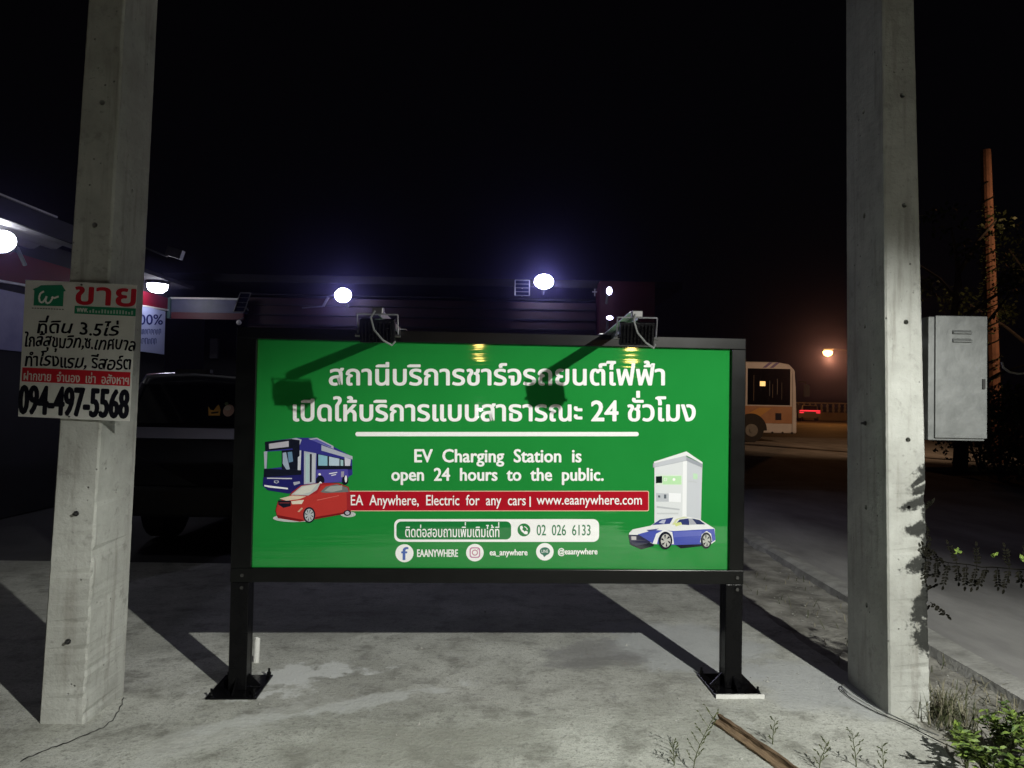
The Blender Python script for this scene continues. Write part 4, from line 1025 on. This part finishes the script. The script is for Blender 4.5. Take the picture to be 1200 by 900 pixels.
# canopy over the left edge with a lamp under it
CZ = 3.02
CN = thing('metal_canopy', 'corrugated metal canopy over a bright lamp at the left edge', 'canopy', (-5.4, 6.6, 0))
b = MB(); xs = [-3.2 + i * .06 for i in range(68)]
for y_ in (-2.4, 1.35):
    for i, x in enumerate(xs): b.v.append((x, y_, CZ + (.018 if (i // 2) % 2 else -.018)))
nx = len(xs)
for i in range(nx - 1): b.f.append([i, i + 1, nx + i + 1, nx + i]); b.m.append(0)
cx = .82
b.v = [(min(x, cx), y_, z) for x, y_, z in b.v]
b.build('corrugated_sheet', mat('corrugated_zinc', (.5, .5, .52), None, .4, .4), CN)
b = MB(); b.box(cx + .002, cx + .03, -2.4, 1.38, CZ - .03, CZ + .16); b.build('fascia', NW, CN)
b = MB(); b.box(cx + .0, cx + .045, -2.4, .7, CZ + .162, CZ + .18); b.build('fascia_trim', M['white_pl'], CN)
for y_ in (-1.2, 0, 1.2):
    b = MB(); b.box(-3.2, cx, y_ - .03, y_ + .03, CZ + .02, CZ + .1); b.build('purlin', NW, CN)
b = MB(); b.box(-3.1, -3.0, 1.1, 1.2, 0, CZ - .02); b.build('column', NW, CN)
disc_lamp('canopy_lamp', 'very bright white lamp under the canopy at the left edge', 2, 283, 6.9, .14, .105, 40, 'lamp', col=(.93, .92, 1))

# solar panels and small fittings on the shop roof
def solar(px, py, w, h, Y, label, sk=.06, rim=True):
    p = at(px, py, Y); T = thing('solar_panel', label, 'solar panel', (p.x, p.y, p.z), 0, 'small solar panels on the shop front')
    b = MB(); P = [(-w / 2 - sk, 0, -h / 2), (w / 2 - sk, 0, -h / 2), (w / 2 + sk, .08, h / 2), (-w / 2 + sk, .08, h / 2)]
    b.prism(P, (0, .02, 0)); b.build('cells', mat('solar_cells', (.01, .012, .03), None, .2), T)
    b = MB()
    for a, c in zip(P, P[1:] + P[:1]): b.tube([Vector(a) + Vector((0, -.008, 0)), Vector(c) + Vector((0, -.008, 0))], .009, 5)
    b.build('rim', M['zinc'], T)
    b = MB()
    for k in (1, 2, 3):
        t = k / 4; l = Vector(P[0]).lerp(Vector(P[3]), t); r = Vector(P[1]).lerp(Vector(P[2]), t); b.tube([l + Vector((0, -.004, 0)), r + Vector((0, -.004, 0))], .004, 4)
    b.build('busbar', M['zinc'], T)
    b = MB(); b.tube([(0, .04, 0), (0, .3, -.1)], .015, 6); b.build('bracket', M['zinc'], T)
solar(283, 354, .17, .32, YE - .4, 'slanted small solar panel left of the board top', .035)
solar(612, 337, .24, .27, YE - .2, 'square solar panel left of the brightest floodlight', .0)
p = at(381, 354, YE - .35); b = MB(); b.tube([p + Vector((-.03, 0, -.07)), p + Vector((.05, 0, .08))], .022, 6); b.tube([p + Vector((-.03, 0, -.07)), p + Vector((-.4, .1, -.09))], .012, 5)
tag(b.build('lamp_arm', M['steel']), 'slanted bright metal arm beside the left lit floodlight', 'bracket')
p = at(205, 297, 10.5); T = thing('roof_fitting', 'small unlit lamp box on the roof line above the 100% sign', 'lamp', p)
b = MB(); b.box(-.11, .11, -.05, .05, -.06, .07, Matrix.Rotation(.3, 4, 'Y')); b.build('housing', M['zinc'], T)
b = MB(); b.tube([(-.1, 0, -.05), (-.5, 0, .1)], .012, 5); b.build('arm', M['zinc'], T)
p = at(280, 378, YE - .2); T = thing('security_camera', 'small pale dome camera below the slanted solar panel', 'camera', p)
b = MB()
for i in range(5):
    for k in range(10): t = math.pi * i / 4; a = 2 * math.pi * k / 10; b.v.append((.045 * math.sin(t) * math.cos(a), .045 * math.sin(t) * math.sin(a), .045 * math.cos(t)))
for i in range(4):
    for k in range(10): b.f.append([i * 10 + k, i * 10 + (k + 1) % 10, (i + 1) * 10 + (k + 1) % 10, (i + 1) * 10 + k]); b.m.append(0)
b.build('dome', M['white_pl'], T, smooth=True); b = MB(); b.tube([(0, 0, .04), (0, .2, .1)], .012, 6); b.build('bracket', M['zinc'], T)
p = at(697, 342, YE - .3); T = thing('wall_fitting', 'tiny pale cross-shaped fitting left of the dull red tower', 'fitting', p)
b = MB(); b.box(-.04, .04, 0, .02, -.008, .008); b.build('bar', M['white_pl'], T); b = MB(); b.box(-.008, .008, -.004, -.0005, -.07, .05); b.build('upright', M['white_pl'], T)

# dark van behind the left pole
VY = 6.9; vz = lambda py: at(222, py, VY).z; vx = lambda px: at(px, 470, VY).x
xl, xr = vx(152), vx(296); xc = (xl + xr) / 2; hw = (xr - xl) / 2 + .1
VAN = thing('black_van', 'black van seen from behind between the left pole and the board', 'van', (xc, VY, 0))
CP = mat('black_car_paint', (.012, .012, .016), (.016, .016, .02), .22, coat=1, scale=3)
zt3 = vz(437); zw0 = vz(500)
b = MB(); secs = []
for y_, sy in ((0, .96), (.06, 1.0), (3.6, 1.0), (4.6, .92)):
    rf = zt3 if y_ < 4 else zt3 - .7
    ring = [(-hw * sy, .32), (-hw * sy, .95), (-hw * .95 * sy, zw0), (-hw * .84 * sy, rf - .14), (-hw * .74 * sy, rf - .02), (0, rf + .02), (hw * .74 * sy, rf - .02), (hw * .84 * sy, rf - .14), (hw * .95 * sy, zw0), (hw * sy, .95), (hw * sy, .32)]
    secs.append([(x, y_ + (.16 if (z > zw0 + .05 and y_ < .1) else 0), z) for x, z in ring])
n = 11
for s_ in secs: b.v += s_
for i in range(3):
    for k in range(n): b.f.append([i * n + k, i * n + (k + 1) % n, (i + 1) * n + (k + 1) % n, (i + 1) * n + k]); b.m.append(0)
b.f.append(list(range(n))); b.m.append(0); b.f.append([3 * n + k for k in range(n)]); b.m.append(0)
b.build('body', CP, VAN, .03)
b = MB(); b.prism([(-hw * .82, -.012, zw0 + .03), (hw * .82, -.012, zw0 + .03), (hw * .74, .115, zt3 - .11), (-hw * .74, .115, zt3 - .11)], (0, .01, 0)); rw = b.build('rear_window', M['glass_dark'], VAN)
b = MB(); b.box(-hw * .8, hw * .8, -.05, -.001, zw0 - .11, zw0 - .01); b.build('rear_trim', mat('dark_chrome', (.35, .34, .48), None, .4, .5), VAN, .01)
b = MB(); b.tube([(-hw * .83, -.03, zw0 - .02), (-hw * .80, .05, zw0 + .25), (-hw * .745, .10, zt3 - .10), (-hw * .68, .09, zt3 - .035), (0, .085, zt3 - .005), (hw * .68, .09, zt3 - .035), (hw * .745, .10, zt3 - .10), (hw * .80, .05, zw0 + .2)], .022, 8); b.build('window_frame', mat('dark_chrome_trim', (.55, .55, .65), None, .2, .9), VAN)
b = MB(); b.box(-.16, .16, .02, .09, zt3 + .0, zt3 + .035); b.build('brake_light', M['rubber'], VAN)
for s in (-1, 1):
    b = MB(); b.box(s * hw * .97 - .05, s * hw * .97 + .05, -.02, .05, .95, zw0 - .1); b.build('tail_light', mat('unlit_tail_red_%s' % ('a' if s < 0 else 'b'), (.05, .005, .006), None, .2), VAN)
    for y_ in (.75, 3.5):
        b = MB(); b.tube([(s * (hw - .02), y_, .33), (s * (hw - .24), y_, .33)], .33, 20); b.build('wheel', M['rubber'], VAN)
b = MB(); b.box(-hw * .95, hw * .95, -.09, .04, .33, .6); b.build('bumper', M['rubber'], VAN, .03)
def mpV(u, v, l): q = at(u, v, VY); return Vector((q.x - xc, .02 - l, q.z))
lf = lambda v: .0
def mpW(u, v, l):
    q = at(u, v, VY + .04); zz_ = q.z; t = (zz_ - (zw0 + .03)) / (zt3 - .11 - zw0 - .03); return Vector((q.x - xc, -.012 + .127 * t - l - .003, zz_))
picture('window_sticker', mpW, [((.55, .30, .08), [(244, 476), (247, 480), (251, 481), (254, 476), (256, 474), (259, 480), (259, 487), (246, 487)]), ((.02, .02, .02), [(248, 483), (257, 482), (257, 484), (249, 485)])], rw, .002)
picture('window_sticker', mpW, [((.50, .32, .28), circ(268.5, 481, 6.4, 7)), ((.6, .5, .45), circ(267, 478, 4, 3)), ((.20, .28, .16), circ(265, 473, 2.2, 2))], rw, .002)

# ---------------------------------------------------------------- thin violet haze added to give the lamps their bloom
hz = bpy.data.materials.new('bloom_haze'); hz.use_nodes = True; nt = hz.node_tree; nt.nodes.clear()
ov = nt.nodes.new('ShaderNodeOutputMaterial'); pv = nt.nodes.new('ShaderNodeVolumePrincipled')
pv.inputs['Color'].default_value = (.42, .40, 1.0, 1); pv.inputs['Density'].default_value = .0017; pv.inputs['Anisotropy'].default_value = .96
nt.links.new(pv.outputs[0], ov.inputs['Volume'])
b = MB(); b.box(-60, 70, -32, 112, -1.2, 13)
tag(b.build('haze', hz), 'thin violet haze added for the glow around the lamps', 'haze', kind='stuff')
